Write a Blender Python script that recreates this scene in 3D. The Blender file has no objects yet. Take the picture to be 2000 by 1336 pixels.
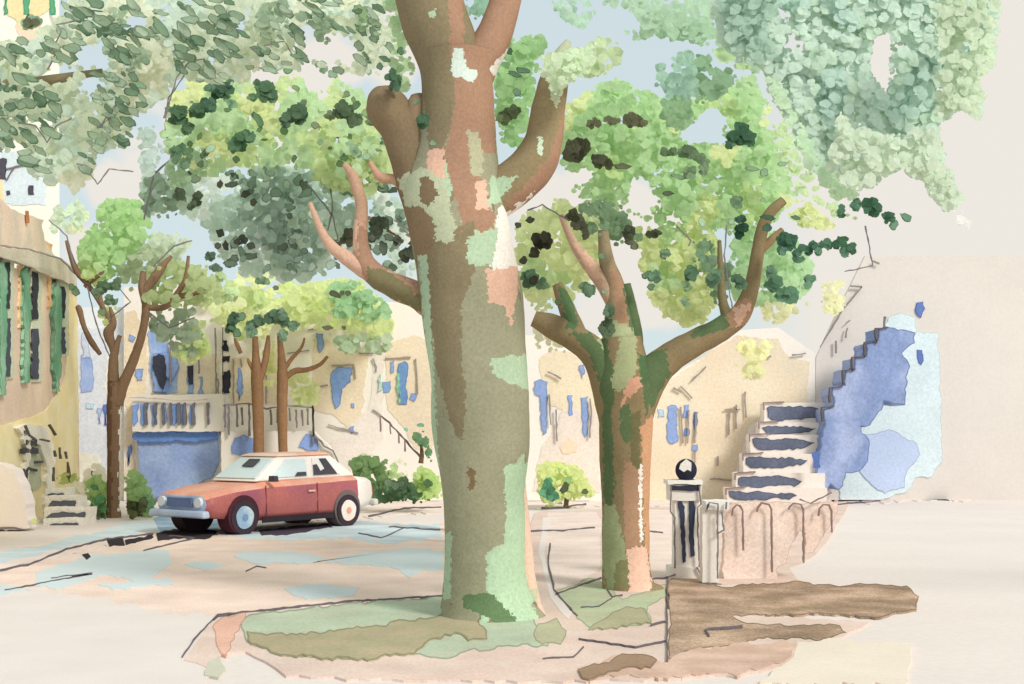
import bpy, math, random
from mathutils import Vector, noise
R=random.Random(7)
SC=bpy.context.scene; COL=SC.collection
F=2400.0; CH=1.6; HY=850.0
def S2L(c):
    c=c/255.0
    return c/12.92 if c<=0.04045 else ((c+0.055)/1.055)**2.4
KEY=0.98
# ------------------------------------------------------------ materials
_m={}
def wash(rgb, d=15, var=0.10, rgb2=None, rough=1.0, key=None, scale=None, leaf=False):
    """matte mottled pigment; d = how far away it stands, sets the grain size"""
    g0=sum(rgb)/3; rgb=tuple(v*.9+g0*.1 for v in rgb)
    if rgb2: g0=sum(rgb2)/3; rgb2=tuple(v*.9+g0*.1 for v in rgb2)
    band=min((6,12,20,30),key=lambda v:abs(v-d))
    k=(tuple(rgb),band,var,tuple(rgb2) if rgb2 else None,rough,key,scale,leaf)
    if k in _m: return _m[k]
    m=bpy.data.materials.new('wash_%d'%len(_m)); m.use_nodes=True
    nt=m.node_tree; N=nt.nodes; L=nt.links
    b=N['Principled BSDF']; b.inputs['Roughness'].default_value=rough
    b.inputs['Specular IOR Level'].default_value=0.0 if rough>=1 else 0.4
    kk=key or KEY
    ca=[min(0.90,S2L(v)/kk) for v in rgb]
    c2=[min(0.93,S2L(v)/kk) for v in (rgb2 or rgb)]
    g=N.new('ShaderNodeNewGeometry')
    def nz(sc,det=3):
        n=N.new('ShaderNodeTexNoise'); n.inputs['Scale'].default_value=sc; n.inputs['Detail'].default_value=det
        L.new(g.outputs['Position'],n.inputs['Vector']); return n
    def ramp(n,a,bb,lo,hi):
        r=N.new('ShaderNodeMapRange'); r.inputs[1].default_value=a; r.inputs[2].default_value=bb
        r.inputs[3].default_value=lo; r.inputs[4].default_value=hi; L.new(n.outputs['Fac'],r.inputs[0]); return r
    mix=N.new('ShaderNodeMixRGB'); mix.inputs[1].default_value=(*ca,1); mix.inputs[2].default_value=(*c2,1)
    L.new(ramp(nz((scale or 26.0/band)),0.42,0.60,0,1).outputs[0],mix.inputs[0])
    big=ramp(nz(14.0/band*1.3,4),0.3,0.7,1-var,1+var*0.5)
    fine=ramp(nz(2400/band/5.0,2),0.3,0.7,1-var*0.9,1+var*0.6)
    mu=N.new('ShaderNodeMath'); mu.operation='MULTIPLY'; L.new(big.outputs[0],mu.inputs[0]); L.new(fine.outputs[0],mu.inputs[1])
    vm=N.new('ShaderNodeVectorMath'); vm.operation='SCALE'; L.new(mix.outputs[0],vm.inputs[0]); L.new(mu.outputs[0],vm.inputs['Scale'])
    L.new(vm.outputs[0],b.inputs['Base Color'])
    if leaf:
        t=N.new('ShaderNodeBsdfTranslucent'); L.new(vm.outputs[0],t.inputs['Color'])
        ms=N.new('ShaderNodeMixShader'); ms.inputs[0].default_value=0.42
        L.new(b.outputs[0],ms.inputs[1]); L.new(t.outputs[0],ms.inputs[2]); L.new(ms.outputs[0],N['Material Output'].inputs['Surface'])
    _m[k]=m; return m
# ------------------------------------------------------------ pixel <-> world
def W(px,py,d): return Vector(((px-1000)/F*d, d, CH+(HY-py)/F*d))
def G(px,py,z=0.0):
    d=(CH-z)*F/(py-HY); return Vector(((px-1000)/F*d, d, z))
class Plane:
    def __init__(s,p,n): s.p=Vector(p); s.n=Vector(n).normalized()
    def at(s,px,py,off=0.0):
        r=Vector(((px-1000)/F,1,(HY-py)/F)); c=Vector((0,0,CH))
        t=(s.p+s.n*off-c).dot(s.n)/r.dot(s.n); return c+r*t
def FP(d): return Plane((0,d,0),(0,-1,0))
# ------------------------------------------------------------ objects
def link(name,verts,faces,mats,mi=None,parent=None,smooth=False):
    me=bpy.data.meshes.new(name)
    off=Vector(parent['_o']) if parent is not None else Vector((0,0,0))
    me.from_pydata([tuple(Vector(v)-off) for v in verts],[],faces)
    for m in (mats if isinstance(mats,(list,tuple)) else [mats]): me.materials.append(m)
    if mi is not None: me.polygons.foreach_set('material_index',mi)
    if smooth: me.polygons.foreach_set('use_smooth',[True]*len(me.polygons))
    me.update()
    o=bpy.data.objects.new(name,me); COL.objects.link(o)
    if parent is not None:
        o.parent=parent
        o['_o']=tuple(parent['_o'])
    else: o['_o']=(0.0,0.0,0.0)
    return o
def sub(o):   # parent helper for a sub-part: same origin as the part
    return o
def thing(name,label,cat,loc,group=None):
    o=bpy.data.objects.new(name,None); COL.objects.link(o); o.location=loc; o['_o']=tuple(loc)
    o['label']=label; o['category']=cat
    if group: o['group']=group
    o.empty_display_size=0.2
    return o
def tag(o,label,cat,group=None):
    o['label']=label;o['category']=cat
    if group:o['group']=group
    return o
def struct(o,kind='structure'): o['kind']=kind; return o
# ------------------------------------------------------------ outline tools
def jag(poly,amp=2.0,step=7.0,seed=None):
    rr=random.Random(seed if seed is not None else int(sum(p[0]*3+p[1]*7 for p in poly)))
    out=[];n=len(poly)
    for i in range(n):
        a=poly[i];b=poly[(i+1)%n]; l=math.hypot(b[0]-a[0],b[1]-a[1]); k=max(1,int(l/step))
        nx,ny=(-(b[1]-a[1])/(l+1e-6),(b[0]-a[0])/(l+1e-6))
        for j in range(k):
            t=j/k; o=rr.uniform(-amp,amp)+ (noise.noise(Vector((a[0]+t*(b[0]-a[0]),a[1]+t*(b[1]-a[1]),3))*0.03))*amp*2
            out.append((a[0]+(b[0]-a[0])*t+nx*o, a[1]+(b[1]-a[1])*t+ny*o))
    return out
def area(p): return 0.5*sum(p[i][0]*p[(i+1)%len(p)][1]-p[(i+1)%len(p)][0]*p[i][1] for i in range(len(p)))
def inset(p,w):
    s=1 if area(p)>0 else -1; n=len(p); out=[]
    for i in range(n):
        a=p[i-1];b=p[(i+1)%n]; dx,dy=b[0]-a[0],b[1]-a[1]; l=math.hypot(dx,dy)+1e-6
        out.append((p[i][0]-s*dy/l*w, p[i][1]+s*dx/l*w))
    return out
def inside(x,y,p):
    c=False;j=len(p)-1
    for i in range(len(p)):
        xi,yi=p[i];xj,yj=p[j]
        if (yi>y)!=(yj>y) and x<(xj-xi)*(y-yi)/(yj-yi)+xi: c=not c
        j=i
    return c
def dark(rgb,f=0.8): return tuple(int(v*f) for v in rgb)
def slab(name,poly,plane,thick,rgb,parent=None,off=0.0,amp=1.5,step=7,rim=0,rgb2=None,var=0.15,mat=None,d=None,key=None):
    """solid panel whose front outline is poly, lying in plane (+off towards the viewer), thick metres deep"""
    p=jag(poly,amp,step) if amp else list(poly)
    if area(p)<0: p=p[::-1]
    n=len(p); fr=[plane.at(x,y,off) for x,y in p]; bk=[v-plane.n*thick for v in fr]
    dd=d or (fr[0].y)
    key=key or (0.88 if min(rgb)>176 else 0.74)
    m=mat or wash(rgb,dd,var,rgb2,key=key)
    V=fr+bk; Fc=[];mi=[];mats=[m]
    if rim:
        q=inset(p,rim); inn=[plane.at(x,y,off) for x,y in q]; V=V+inn
        mats.append(wash(dark(rgb,0.86),dd,var,key=key))
        for i in range(n):
            j=(i+1)%n; Fc.append((i,j,2*n+j,2*n+i)); mi.append(1)
        Fc.append(tuple(range(2*n,3*n))); mi.append(0)
    else:
        Fc.append(tuple(range(n))); mi.append(0)
    Fc.append(tuple(reversed(range(n,2*n)))); mi.append(0)
    for i in range(n):
        j=(i+1)%n; Fc.append((i,n+i,n+j,j)); mi.append(0)
    return link(name,V,Fc,mats,mi,parent)
def rect(x0,y0,x1,y1): return [(x0,y0),(x1,y0),(x1,y1),(x0,y1)]
def gpatch(name,poly,lvl,rgb,amp=3,step=9,rim=0,rgb2=None,var=0.12,kind='structure',h=0.0,parent=None,key=None,z0=0.0):
    """sheet lying on the ground, lvl * 4 mm up; h gives it a raised bed height"""
    z=z0+lvl*0.0013+h
    p=jag(poly,amp,step) if amp else list(poly)
    if area(p)<0: p=p[::-1]
    p=[(x,max(y,HY+22)) for x,y in p]
    n=len(p); V=[G(x,y,z) for x,y in p]
    m=wash(rgb,12,var,rgb2,key=key); mats=[m];Fc=[];mi=[]
    if rim:
        q=inset(p,rim); V+= [G(x,y,z) for x,y in q]; mats.append(wash(dark(rgb,0.85),12,var,key=key))
        for i in range(n):
            j=(i+1)%n;Fc.append((i,j,n+j,n+i));mi.append(1)
        Fc.append(tuple(range(n,2*n)));mi.append(0)
    else: Fc.append(tuple(range(n)));mi.append(0)
    if 1:
        k=len(V); V+=[Vector((v.x,v.y,-0.012)) for v in V[:n]]
        for i in range(n):
            j=(i+1)%n;Fc.append((i,k+i,k+j,j));mi.append(0)
    o=link(name,V,Fc,mats,mi,parent)
    if kind and parent is None: o['kind']=kind
    return o
PENCIL=(112,106,110)
def stroke(name,pts,plane,w=3.0,rgb=PENCIL,parent=None,off=0.02,ground=None,th=0.03,wob=1.5,lvl=6):
    """thin bar / joint following pts"""
    rr=random.Random(int(pts[0][0]*13+pts[0][1]))
    P=[]
    for i in range(len(pts)-1):
        a,b=pts[i],pts[i+1]; k=max(1,int(math.hypot(b[0]-a[0],b[1]-a[1])/9))
        for j in range(k): t=j/k; P.append((a[0]+(b[0]-a[0])*t+rr.uniform(-wob,wob)*.6,a[1]+(b[1]-a[1])*t+rr.uniform(-wob,wob)*.6))
    P.append(pts[-1])
    L=[];Rr=[]
    for i,(x,y) in enumerate(P):
        a=P[max(0,i-1)];b=P[min(len(P)-1,i+1)];dx,dy=b[0]-a[0],b[1]-a[1];l=math.hypot(dx,dy)+1e-6
        ww=w*0.5*rr.uniform(.55,1.25); L.append((x-dy/l*ww,y+dx/l*ww));Rr.append((x+dy/l*ww,y-dx/l*ww))
    poly=L+Rr[::-1]
    if ground: return gpatch(name,poly,lvl,rgb,amp=0,kind='structure',parent=parent)
    return slab(name,poly,plane,th,rgb,parent,off,amp=0)
# ------------------------------------------------------------ tubes (trunks, limbs)
def catmull(P,k):
    out=[];n=len(P)
    for i in range(n-1):
        p0=P[max(0,i-1)];p1=P[i];p2=P[i+1];p3=P[min(n-1,i+2)]
        for j in range(k):
            t=j/k
            out.append(tuple(0.5*((2*b)+(-a+c)*t+(2*a-5*b+4*c-d)*t*t+(-a+3*b-3*c+d)*t**3) for a,b,c,d in zip(p0,p1,p2,p3)))
    out.append(P[-1]); return out
def limb(name,pts,base,parent,patches=(),seg=28,sub=8,rough=0.06,d=12,noisepal=None,palette=None):
    """pts: (px,py,rpx,depth). patches: (rgb, polygon) areas of differently coloured bark, some of painted light"""
    Q=catmull(pts,sub); C=[W(x,y,dd) for x,y,r,dd in Q]; Rd=[max(.3,r)/F*dd for x,y,r,dd in Q]
    V=[];n=len(C); RM=sorted(Rd)[len(Rd)//2]
    up=Vector((0,-1,0))
    for i in range(n):
        t=(C[min(n-1,i+1)]-C[max(0,i-1)]).normalized()
        u=t.cross(up).normalized(); v=u.cross(t).normalized()
        for s in range(seg):
            a=2*math.pi*s/seg; dirv=u*math.cos(a)+v*math.sin(a)
            q=C[i]+dirv*Rd[i]
            k=1+rough*noise.noise(q*(0.9/max(RM,.06)))*2+rough*.25*noise.noise(q*9)
            V.append(C[i]+dirv*Rd[i]*k)
    mats=[wash(base,d,0.13,key=.86)];cols=[tuple(base)];Fc=[];mi=[]
    def idx(rgb):
        rgb=tuple(rgb)
        if rgb not in cols: cols.append(rgb);mats.append(wash(rgb,d,0.13,key=.86))
        return cols.index(rgb)
    pal=palette or []
    def pick(c):
        x=1000+c.x/c.y*F; y=HY-(c.z-CH)/c.y*F
        jx=x+5*noise.noise(c*23)+3*noise.noise(c*60+Vector((4,0,0))); jy=y+6*noise.noise(c*19+Vector((9,9,9)))
        front=True
        for rgb,pl in reversed(patches):
            if inside(jx,jy,pl): return idx(rgb)
        if pal:
            f=noise.noise(Vector((c.x*5,c.y*5,c.z*2.6)))
            for th,rgb in pal:
                if f>th: return idx(rgb)
        return 0
    for i in range(n-1):
        for s in range(seg):
            s2=(s+1)%seg; f=(i*seg+s,i*seg+s2,(i+1)*seg+s2,(i+1)*seg+s)
            Fc.append(f); mi.append(pick((V[f[0]]+V[f[2]])*0.5))
    Fc.append(tuple(range(seg)));mi.append(0);Fc.append(tuple((n-1)*seg+s for s in range(seg-1,-1,-1)));mi.append(0)
    return link(name,V,Fc,mats,mi,parent,smooth=True)
# ------------------------------------------------------------ foliage
class Leaves:
    def __init__(s,seed=1): s.V=[];s.F=[];s.M=[];s.cols=[];s.mats=[];s.r=random.Random(seed)
    def idx(s,rgb,d,var=0.08):
        k=(tuple(rgb),round(d/4))
        if k not in s.cols: s.cols.append(k);gy=sum(rgb)/3; s.mats.append(wash(tuple(v*.73+gy*.27 for v in rgb),d,var,leaf=True,key=0.68))
        return s.cols.index(k)
    def clump(s,px,py,r,d,rgb,n=11,stretch=1.0,ang=None,tilt=0.3,rim=False):
        rr=s.r; c=W(px,py,d); rad=r/F*d
        nrm=Vector((rr.gauss(0,tilt),-1,rr.gauss(0.15,tilt))).normalized()
        u=nrm.cross(Vector((0,0,1))).normalized();v=u.cross(nrm)
        a0=ang if ang is not None else rr.uniform(0,6.28)
        e1=u*math.cos(a0)+v*math.sin(a0); e2=-u*math.sin(a0)+v*math.cos(a0)
        k0=len(s.V); ring=[]
        for i in range(n):
            a=2*math.pi*i/n; q=rad*rr.uniform(0.72,1.18)
            ring.append((math.cos(a)*q*stretch, math.sin(a)*q/ (stretch**.5)))
        cup=rad*0.25*rr.uniform(-1,1)
        for x,y in ring: s.V.append(c+e1*x+e2*y+nrm*rr.uniform(-.12,.12)*rad)
        m=s.idx(rgb,d)
        if rim:
            for x,y in ring: s.V.append(c+e1*x*.82+e2*y*.82+nrm*0.004)
            md=s.idx(dark(rgb,0.8),d)
            for i in range(n):
                j=(i+1)%n;s.F.append((k0+i,k0+j,k0+n+j,k0+n+i));s.M.append(md)
            s.V.append(c+nrm*cup*.3);cc=len(s.V)-1;kk=k0+n
        else: s.V.append(c+nrm*cup);cc=len(s.V)-1;kk=k0
        for i in range(n):
            s.F.append((kk+i,kk+(i+1)%n,cc));s.M.append(m)
    def mass(s,poly,rgb,d,dt=1.2,r=13,cover=3.0,holes=(),edge=0.75,stretch=1.0,ang=None,alt=(),tl=0.13):
        rr=s.r; xs=[p[0] for p in poly];ys=[p[1] for p in poly]
        poly=jag(poly,3.5,11)
        n=int(abs(area(poly))/(math.pi*r*r)*cover); t=0;got=0
        while got<n and t<n*30:
            t+=1;x=rr.uniform(min(xs),max(xs));y=rr.uniform(min(ys),max(ys))
            if not inside(x,y,poly): continue
            q=r*rr.uniform(.55,1.25)
            ok=True
            for dx,dy in ((q,0),(-q,0),(0,q),(0,-q)):
                if not inside(x+dx*edge,y+dy*edge,poly): ok=False;break
                for h in holes:
                    if inside(x+dx*.9,y+dy*.9,h): ok=False
            if not ok:
                q=q*0.4
                if any(not inside(x+dx*.4,y+dy*.4,poly) for dx,dy in ((q,0),(-q,0),(0,q),(0,-q))): continue
                if any(inside(x,y,h) for h in holes): continue
            c=rgb
            if alt:
                f=noise.noise(Vector((x*0.012,y*0.012,d)))
                for th,ac in alt:
                    if f>th: c=ac;break
            s.clump(x,y,q,d+rr.uniform(-dt,dt)*0.5,c,n=9,stretch=stretch,ang=ang,tilt=tl); got+=1
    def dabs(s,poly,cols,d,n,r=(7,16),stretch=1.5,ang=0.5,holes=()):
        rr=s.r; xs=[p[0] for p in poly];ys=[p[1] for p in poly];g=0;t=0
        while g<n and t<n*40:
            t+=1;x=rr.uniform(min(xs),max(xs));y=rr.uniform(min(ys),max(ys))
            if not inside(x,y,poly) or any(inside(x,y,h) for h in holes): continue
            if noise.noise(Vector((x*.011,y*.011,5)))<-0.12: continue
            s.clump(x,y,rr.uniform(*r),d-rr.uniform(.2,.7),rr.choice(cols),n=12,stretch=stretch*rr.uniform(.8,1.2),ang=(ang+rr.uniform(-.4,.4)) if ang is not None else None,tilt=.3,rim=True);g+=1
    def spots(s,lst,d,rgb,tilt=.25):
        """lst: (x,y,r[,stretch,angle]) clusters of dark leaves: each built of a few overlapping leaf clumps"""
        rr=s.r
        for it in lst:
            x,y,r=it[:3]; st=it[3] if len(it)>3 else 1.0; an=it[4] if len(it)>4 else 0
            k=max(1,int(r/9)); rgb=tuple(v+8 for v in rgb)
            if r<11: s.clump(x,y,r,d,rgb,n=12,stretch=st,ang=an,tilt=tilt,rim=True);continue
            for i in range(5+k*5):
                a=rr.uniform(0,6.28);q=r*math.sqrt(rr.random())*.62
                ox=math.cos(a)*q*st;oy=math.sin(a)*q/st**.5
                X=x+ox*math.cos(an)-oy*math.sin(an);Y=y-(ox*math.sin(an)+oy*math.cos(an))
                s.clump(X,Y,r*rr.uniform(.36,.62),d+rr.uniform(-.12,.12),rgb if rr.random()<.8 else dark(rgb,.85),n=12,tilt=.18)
    def build(s,name,parent): return link(name,s.V,s.F,s.mats,s.M,parent)
exec_order=[]
# ============================================================ camera, sky, sun
w=bpy.data.worlds.new("World"); SC.world=w; w.use_nodes=True
N=w.node_tree.nodes; L=w.node_tree.links; N.clear()
SUN_EL,SUN_AZ=math.radians(38),math.radians(138)      # azimuth clockwise from +Y (sun to the right, behind the viewer)
sky=N.new('ShaderNodeTexSky'); sky.sky_type='NISHITA'; sky.sun_disc=False
sky.sun_elevation=SUN_EL; sky.sun_rotation=SUN_AZ; sky.air_density=1.0; sky.dust_density=1.5; sky.ozone_density=0.3
b1=N.new('ShaderNodeBackground'); b1.inputs['Strength'].default_value=0.11; L.new(sky.outputs[0],b1.inputs['Color'])
b2=N.new('ShaderNodeBackground'); b2.inputs['Color'].default_value=(0.735,0.698,0.642,1); b2.inputs['Strength'].default_value=1.0
tc=N.new('ShaderNodeTexCoord'); cl=N.new('ShaderNodeTexNoise'); cl.inputs['Scale'].default_value=5.0; cl.inputs['Detail'].default_value=5
L.new(tc.outputs['Generated'],cl.inputs['Vector'])
mr=N.new('ShaderNodeMapRange'); mr.inputs[1].default_value=0.55; mr.inputs[2].default_value=0.58; mr.inputs[3].default_value=0.0; mr.inputs[4].default_value=1.0
L.new(cl.outputs['Fac'],mr.inputs[0])
# the cloud bank thickens towards the right-hand side of the sky
sp=N.new('ShaderNodeSeparateXYZ'); L.new(tc.outputs['Generated'],sp.inputs[0])
m2=N.new('ShaderNodeMapRange'); m2.inputs[1].default_value=0.17; m2.inputs[2].default_value=0.24; m2.inputs[3].default_value=0; m2.inputs[4].default_value=1
L.new(sp.outputs['X'],m2.inputs[0])
mx=N.new('ShaderNodeMath'); mx.operation='MAXIMUM'; L.new(mr.outputs[0],mx.inputs[0]); L.new(m2.outputs[0],mx.inputs[1])
b3=N.new('ShaderNodeBackground'); b3.inputs['Color'].default_value=(0.59,0.685,0.70,1)   # thin veil of high cloud over the blue
mv=N.new('ShaderNodeMixShader'); mv.inputs[0].default_value=0.85; L.new(b1.outputs[0],mv.inputs[1]); L.new(b3.outputs[0],mv.inputs[2])
ms=N.new('ShaderNodeMixShader'); L.new(mx.outputs[0],ms.inputs[0]); L.new(mv.outputs[0],ms.inputs[1]); L.new(b2.outputs[0],ms.inputs[2])
out=N.new('ShaderNodeOutputWorld'); L.new(ms.outputs[0],out.inputs[0])
sl=bpy.data.lights.new('sun','SUN'); sl.energy=2.1; sl.angle=math.radians(14); sl.color=(1,.965,.92)
so=bpy.data.objects.new('sun',sl); COL.objects.link(so)
sd=Vector((math.sin(SUN_AZ)*math.cos(SUN_EL),math.cos(SUN_AZ)*math.cos(SUN_EL),math.sin(SUN_EL)))
so.rotation_euler=sd.to_track_quat('Z','Y').to_euler()
cam=bpy.data.cameras.new('camera'); cam.lens=36*F/2000; cam.sensor_width=36; cam.shift_y=(HY-668)/2000; cam.clip_end=2000
co=bpy.data.objects.new('camera',cam); COL.objects.link(co); co.location=(0,0,CH); co.rotation_euler=(math.radians(90),0,0); SC.camera=co
vs=SC.view_settings; vs.view_transform='Standard'; vs.look='None'; vs.exposure=0.22; vs.gamma=1
SC.cycles.max_bounces=8
# ============================================================ ground
PAPER=(226,216,209); PINK=(226,210,197); ROSE=(224,198,184); PALEBLUE=(203,218,223)
g=link('ground',[(-600,-30,-0.012),(600,-30,-0.012),(600,1200,-0.012),(-600,1200,-0.012)],[(0,1,2,3)],wash(PAPER,30,0.04)); g['kind']='structure'
gpatch('street',[(-400,1120),(0,1112),(330,1042),(620,1052),(860,1020),(1010,1016),(1010,1150),(880,1166),(420,1200),(300,1230),(-400,1240)],0,(238,216,200),rgb2=(238,212,196))
gpatch('road_shoulder',[(-400,1165),(40,1150),(200,1168),(330,1200),(420,1200),(400,1330),(340,1500),(-600,1500)],1,PAPER,amp=4,var=.04)
gpatch('pavement_far',[(-300,1060),(0,1075),(150,1045),(330,1008),(330,985),(600,985),(860,978),(1900,974),(1600,984),(1160,990),(1060,992),(860,1000),(700,1012),(330,1042),(0,1112),(-300,1160)],1,(235,217,206))
gpatch('wet_gutter',[(-120,1085),(0,1078),(120,1055),(250,1022),(350,1008),(430,1020),(700,1018),(860,1024),(865,1050),(760,1062),(640,1050),(500,1052),(400,1040),(330,1036),(150,1062),(0,1100),(-120,1120)],2,(198,217,224),rgb2=(208,222,224))
for pi_,pl in enumerate(([(70,1118),(180,1082),(330,1075),(335,1100),(280,1140),(210,1120),(120,1150),(70,1145)],
           [(455,1085),(500,1075),(600,1080),(640,1092),(600,1100),(490,1100)],
           [(610,1098),(700,1082),(800,1070),(866,1075),(868,1112),(830,1112),(800,1130),(770,1110),(700,1102)],
           [(360,1102),(400,1094),(440,1104),(400,1112)],[(555,1152),(600,1140),(700,1146),(690,1164),(600,1170)],
           [(0,1140),(60,1150),(0,1165),(-60,1150)],[(190,1140),(330,1130),(340,1140),(220,1152)])):
    gpatch('puddle_and_shade',pl,3+pi_*.12,(205,218,219),amp=2,var=.05)
gpatch('puddle_and_shade',[(300,1012),(350,1000),(430,1000),(445,1030),(400,1040),(320,1044)],4,(150,178,208),amp=2.5,rgb2=(176,200,216))  # bluish shade at the car's nose, painted on the road
gpatch('car_shadow',[(505,1036),(560,1030),(640,1022),(650,1030),(560,1044),(510,1046)],5,(84,74,88),amp=1.5)  # shadow under the car, painted as a dark sheet
# near pavement of rose brick, with earth beds and painted tree shadow on it
gpatch('pavement',[(360,1290),(410,1215),(470,1196),(880,1166),(1010,1150),(1030,1050),(1045,1000),(1200,992),(1410,985),(1480,975),(1660,985),(1600,1080),(1540,1110),(1560,1135),(1300,1150),(1300,1190),(1700,1215),(1560,1290),(1440,1320),(1100,1330),(700,1326),(560,1318),(520,1290),(480,1270),(430,1280),(410,1305)],4,ROSE,rgb2=(226,204,190),amp=2,step=22)
gpatch('flagstone',[(1070,1000),(1165,1000),(1175,1020),(1172,1110),(1140,1130),(1085,1150),(1070,1090),(1062,1040)],5,(234,214,202),amp=1.5)
gpatch('flagstone',[(1060,1010),(1078,1010),(1062,1080),(1082,1160),(1120,1195),(1110,1210),(1075,1170),(1052,1080)],6,PAPER,amp=1,var=.03)
gpatch('flagstone',[(1265,995),(1320,998),(1330,1125),(1270,1130)],5,(236,216,203),amp=1.5)
gpatch('verge_shadow',[(470,1215),(500,1195),(620,1185),(760,1170),(880,1162),(1000,1166),(1040,1185),(1050,1225),(1080,1240),(1070,1262),(1020,1260),(900,1275),(860,1290),(800,1272),(700,1290),(620,1285),(540,1275),(480,1255)],5,(186,194,168),rgb2=(186,202,174),rim=3,amp=3)  # trunk's leftward shadow painted as a green patch
gpatch('soil_and_shade',[(482,1232),(560,1240),(680,1228),(780,1212),(840,1205),(880,1190),(920,1196),(950,1222),(952,1250),(915,1252),(900,1235),(870,1240),(830,1256),(800,1282),(700,1288),(620,1284),(540,1276),(490,1258)],11,(176,170,134),rgb2=(184,170,138),rim=3,amp=3)  # darker core of the trunk's painted shadow
gpatch('soil_and_shade',[(1050,1215),(1085,1208),(1108,1232),(1095,1260),(1060,1256),(1040,1238)],6,(186,184,152),rim=2)
gpatch('tree_pit',[(1085,1155),(1110,1146),(1150,1128),(1190,1140),(1215,1165),(1280,1150),(1302,1140),(1300,1165),(1265,1185),(1272,1215),(1230,1222),(1150,1228),(1120,1200)],6,(188,200,164),rgb2=(190,190,158),rim=2)
gpatch('tree_pit',[(1215,1190),(1262,1188),(1272,1212),(1215,1225),(1150,1230),(1170,1212)],11,(180,176,142),rim=2)
gpatch('soil_and_shade',[(1305,1135),(1340,1118),(1370,1125),(1400,1145),(1480,1140),(1560,1135),(1620,1142),(1700,1140),(1770,1145),(1796,1165),(1790,1190),(1700,1208),(1620,1198),(1560,1200),(1430,1204),(1470,1216),(1560,1220),(1640,1222),(1655,1238),(1600,1252),(1500,1246),(1420,1262),(1350,1270),(1302,1290),(1308,1220)],5,(172,146,120),rgb2=(200,170,146),rim=2,var=.34,amp=2.2)  # bare earth with brown shadow put into its colour
gpatch('soil_and_shade',[(1302,1288),(1350,1268),(1440,1258),(1560,1252),(1540,1290),(1440,1316),(1250,1322),(1180,1318),(1130,1310),(1128,1302),(1160,1300),(1200,1282),(1240,1275),(1270,1288)],8,(206,172,152),rgb2=(222,190,170),rim=0,var=.1)
gpatch('soil_and_shade',[(1128,1305),(1150,1298),(1190,1294),(1215,1276),(1262,1278),(1285,1290),(1270,1302),(1225,1304),(1180,1318),(1140,1322)],13,(166,138,112),rim=2,var=.12)
gpatch('soil_and_shade',[(1560,1252),(1640,1245),(1780,1258),(1775,1336),(1480,1336),(1540,1290)],6,(230,218,200),var=.05)
gpatch('soil_and_shade',[(405,1290),(430,1280),(440,1305),(425,1325),(400,1318)],7,(203,202,182),var=.05)
gpatch('soil_and_shade',[(415,1215),(440,1200),(480,1196),(465,1230),(440,1282),(425,1270)],6,(232,184,162),rim=2)
for pts,ww in (([(355,1282),(385,1240),(425,1200),(500,1192),(700,1172),(880,1162)],4),
             ([(-100,1125),(0,1113),(60,1100),(130,1072),(210,1052),(300,1042)],5),([(10,1152),(80,1138),(180,1120),(140,1124)],3),
             ([(760,1028),(860,1034)],4),([(720,1008),(790,992),(862,990)],5),([(1058,992),(1100,990),(1145,984)],6),([(1025,1036),(1100,1036),(1162,1030)],5),
             ([(1258,1036),(1295,1040)],5),([(1075,1060),(1070,1100),(1082,1150),(1120,1195),(1128,1202)],6),([(1085,1160),(1140,1140),(1175,1128)],6),
             ([(1180,1140),(1195,1165),(1216,1162)],6),([(1135,1186),(1170,1184),(1195,1168)],5),([(1258,1078),(1272,1130),(1305,1128)],5),
             ([(1300,1250),(1240,1262),(1130,1246)],2),([(1300,1212),(1270,1220)],3),([(1303,1130),(1303,1290)],5),([(1385,1240),(1378,1228),(1450,1222)],6),
             ([(1060,1285),(1120,1282),(1140,1262)],4),([(480,1115),(500,1104),(520,1108)],2),([(1620,985),(1720,978)],3),
             ([(100,1128),(180,1118)],2),([(700,1040),(745,1050),(790,1030)],3),([(330,1046),(380,1050),(280,1075)],4)):
    stroke('paving_joint',pts,None,ww*.55,ground=True,lvl=9 if pts[0][0] not in(1385,1303,1300) else 16)
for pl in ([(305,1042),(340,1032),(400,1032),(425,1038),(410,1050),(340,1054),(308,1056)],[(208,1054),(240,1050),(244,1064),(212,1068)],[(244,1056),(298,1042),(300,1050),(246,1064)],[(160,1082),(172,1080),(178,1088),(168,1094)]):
    gpatch('drain_cover' if pl[0][0]!=305 else 'car_shadow',pl,6,(66,62,66),amp=1.5,var=.1)  # first patch is painted shadow under the front bumper
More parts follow.
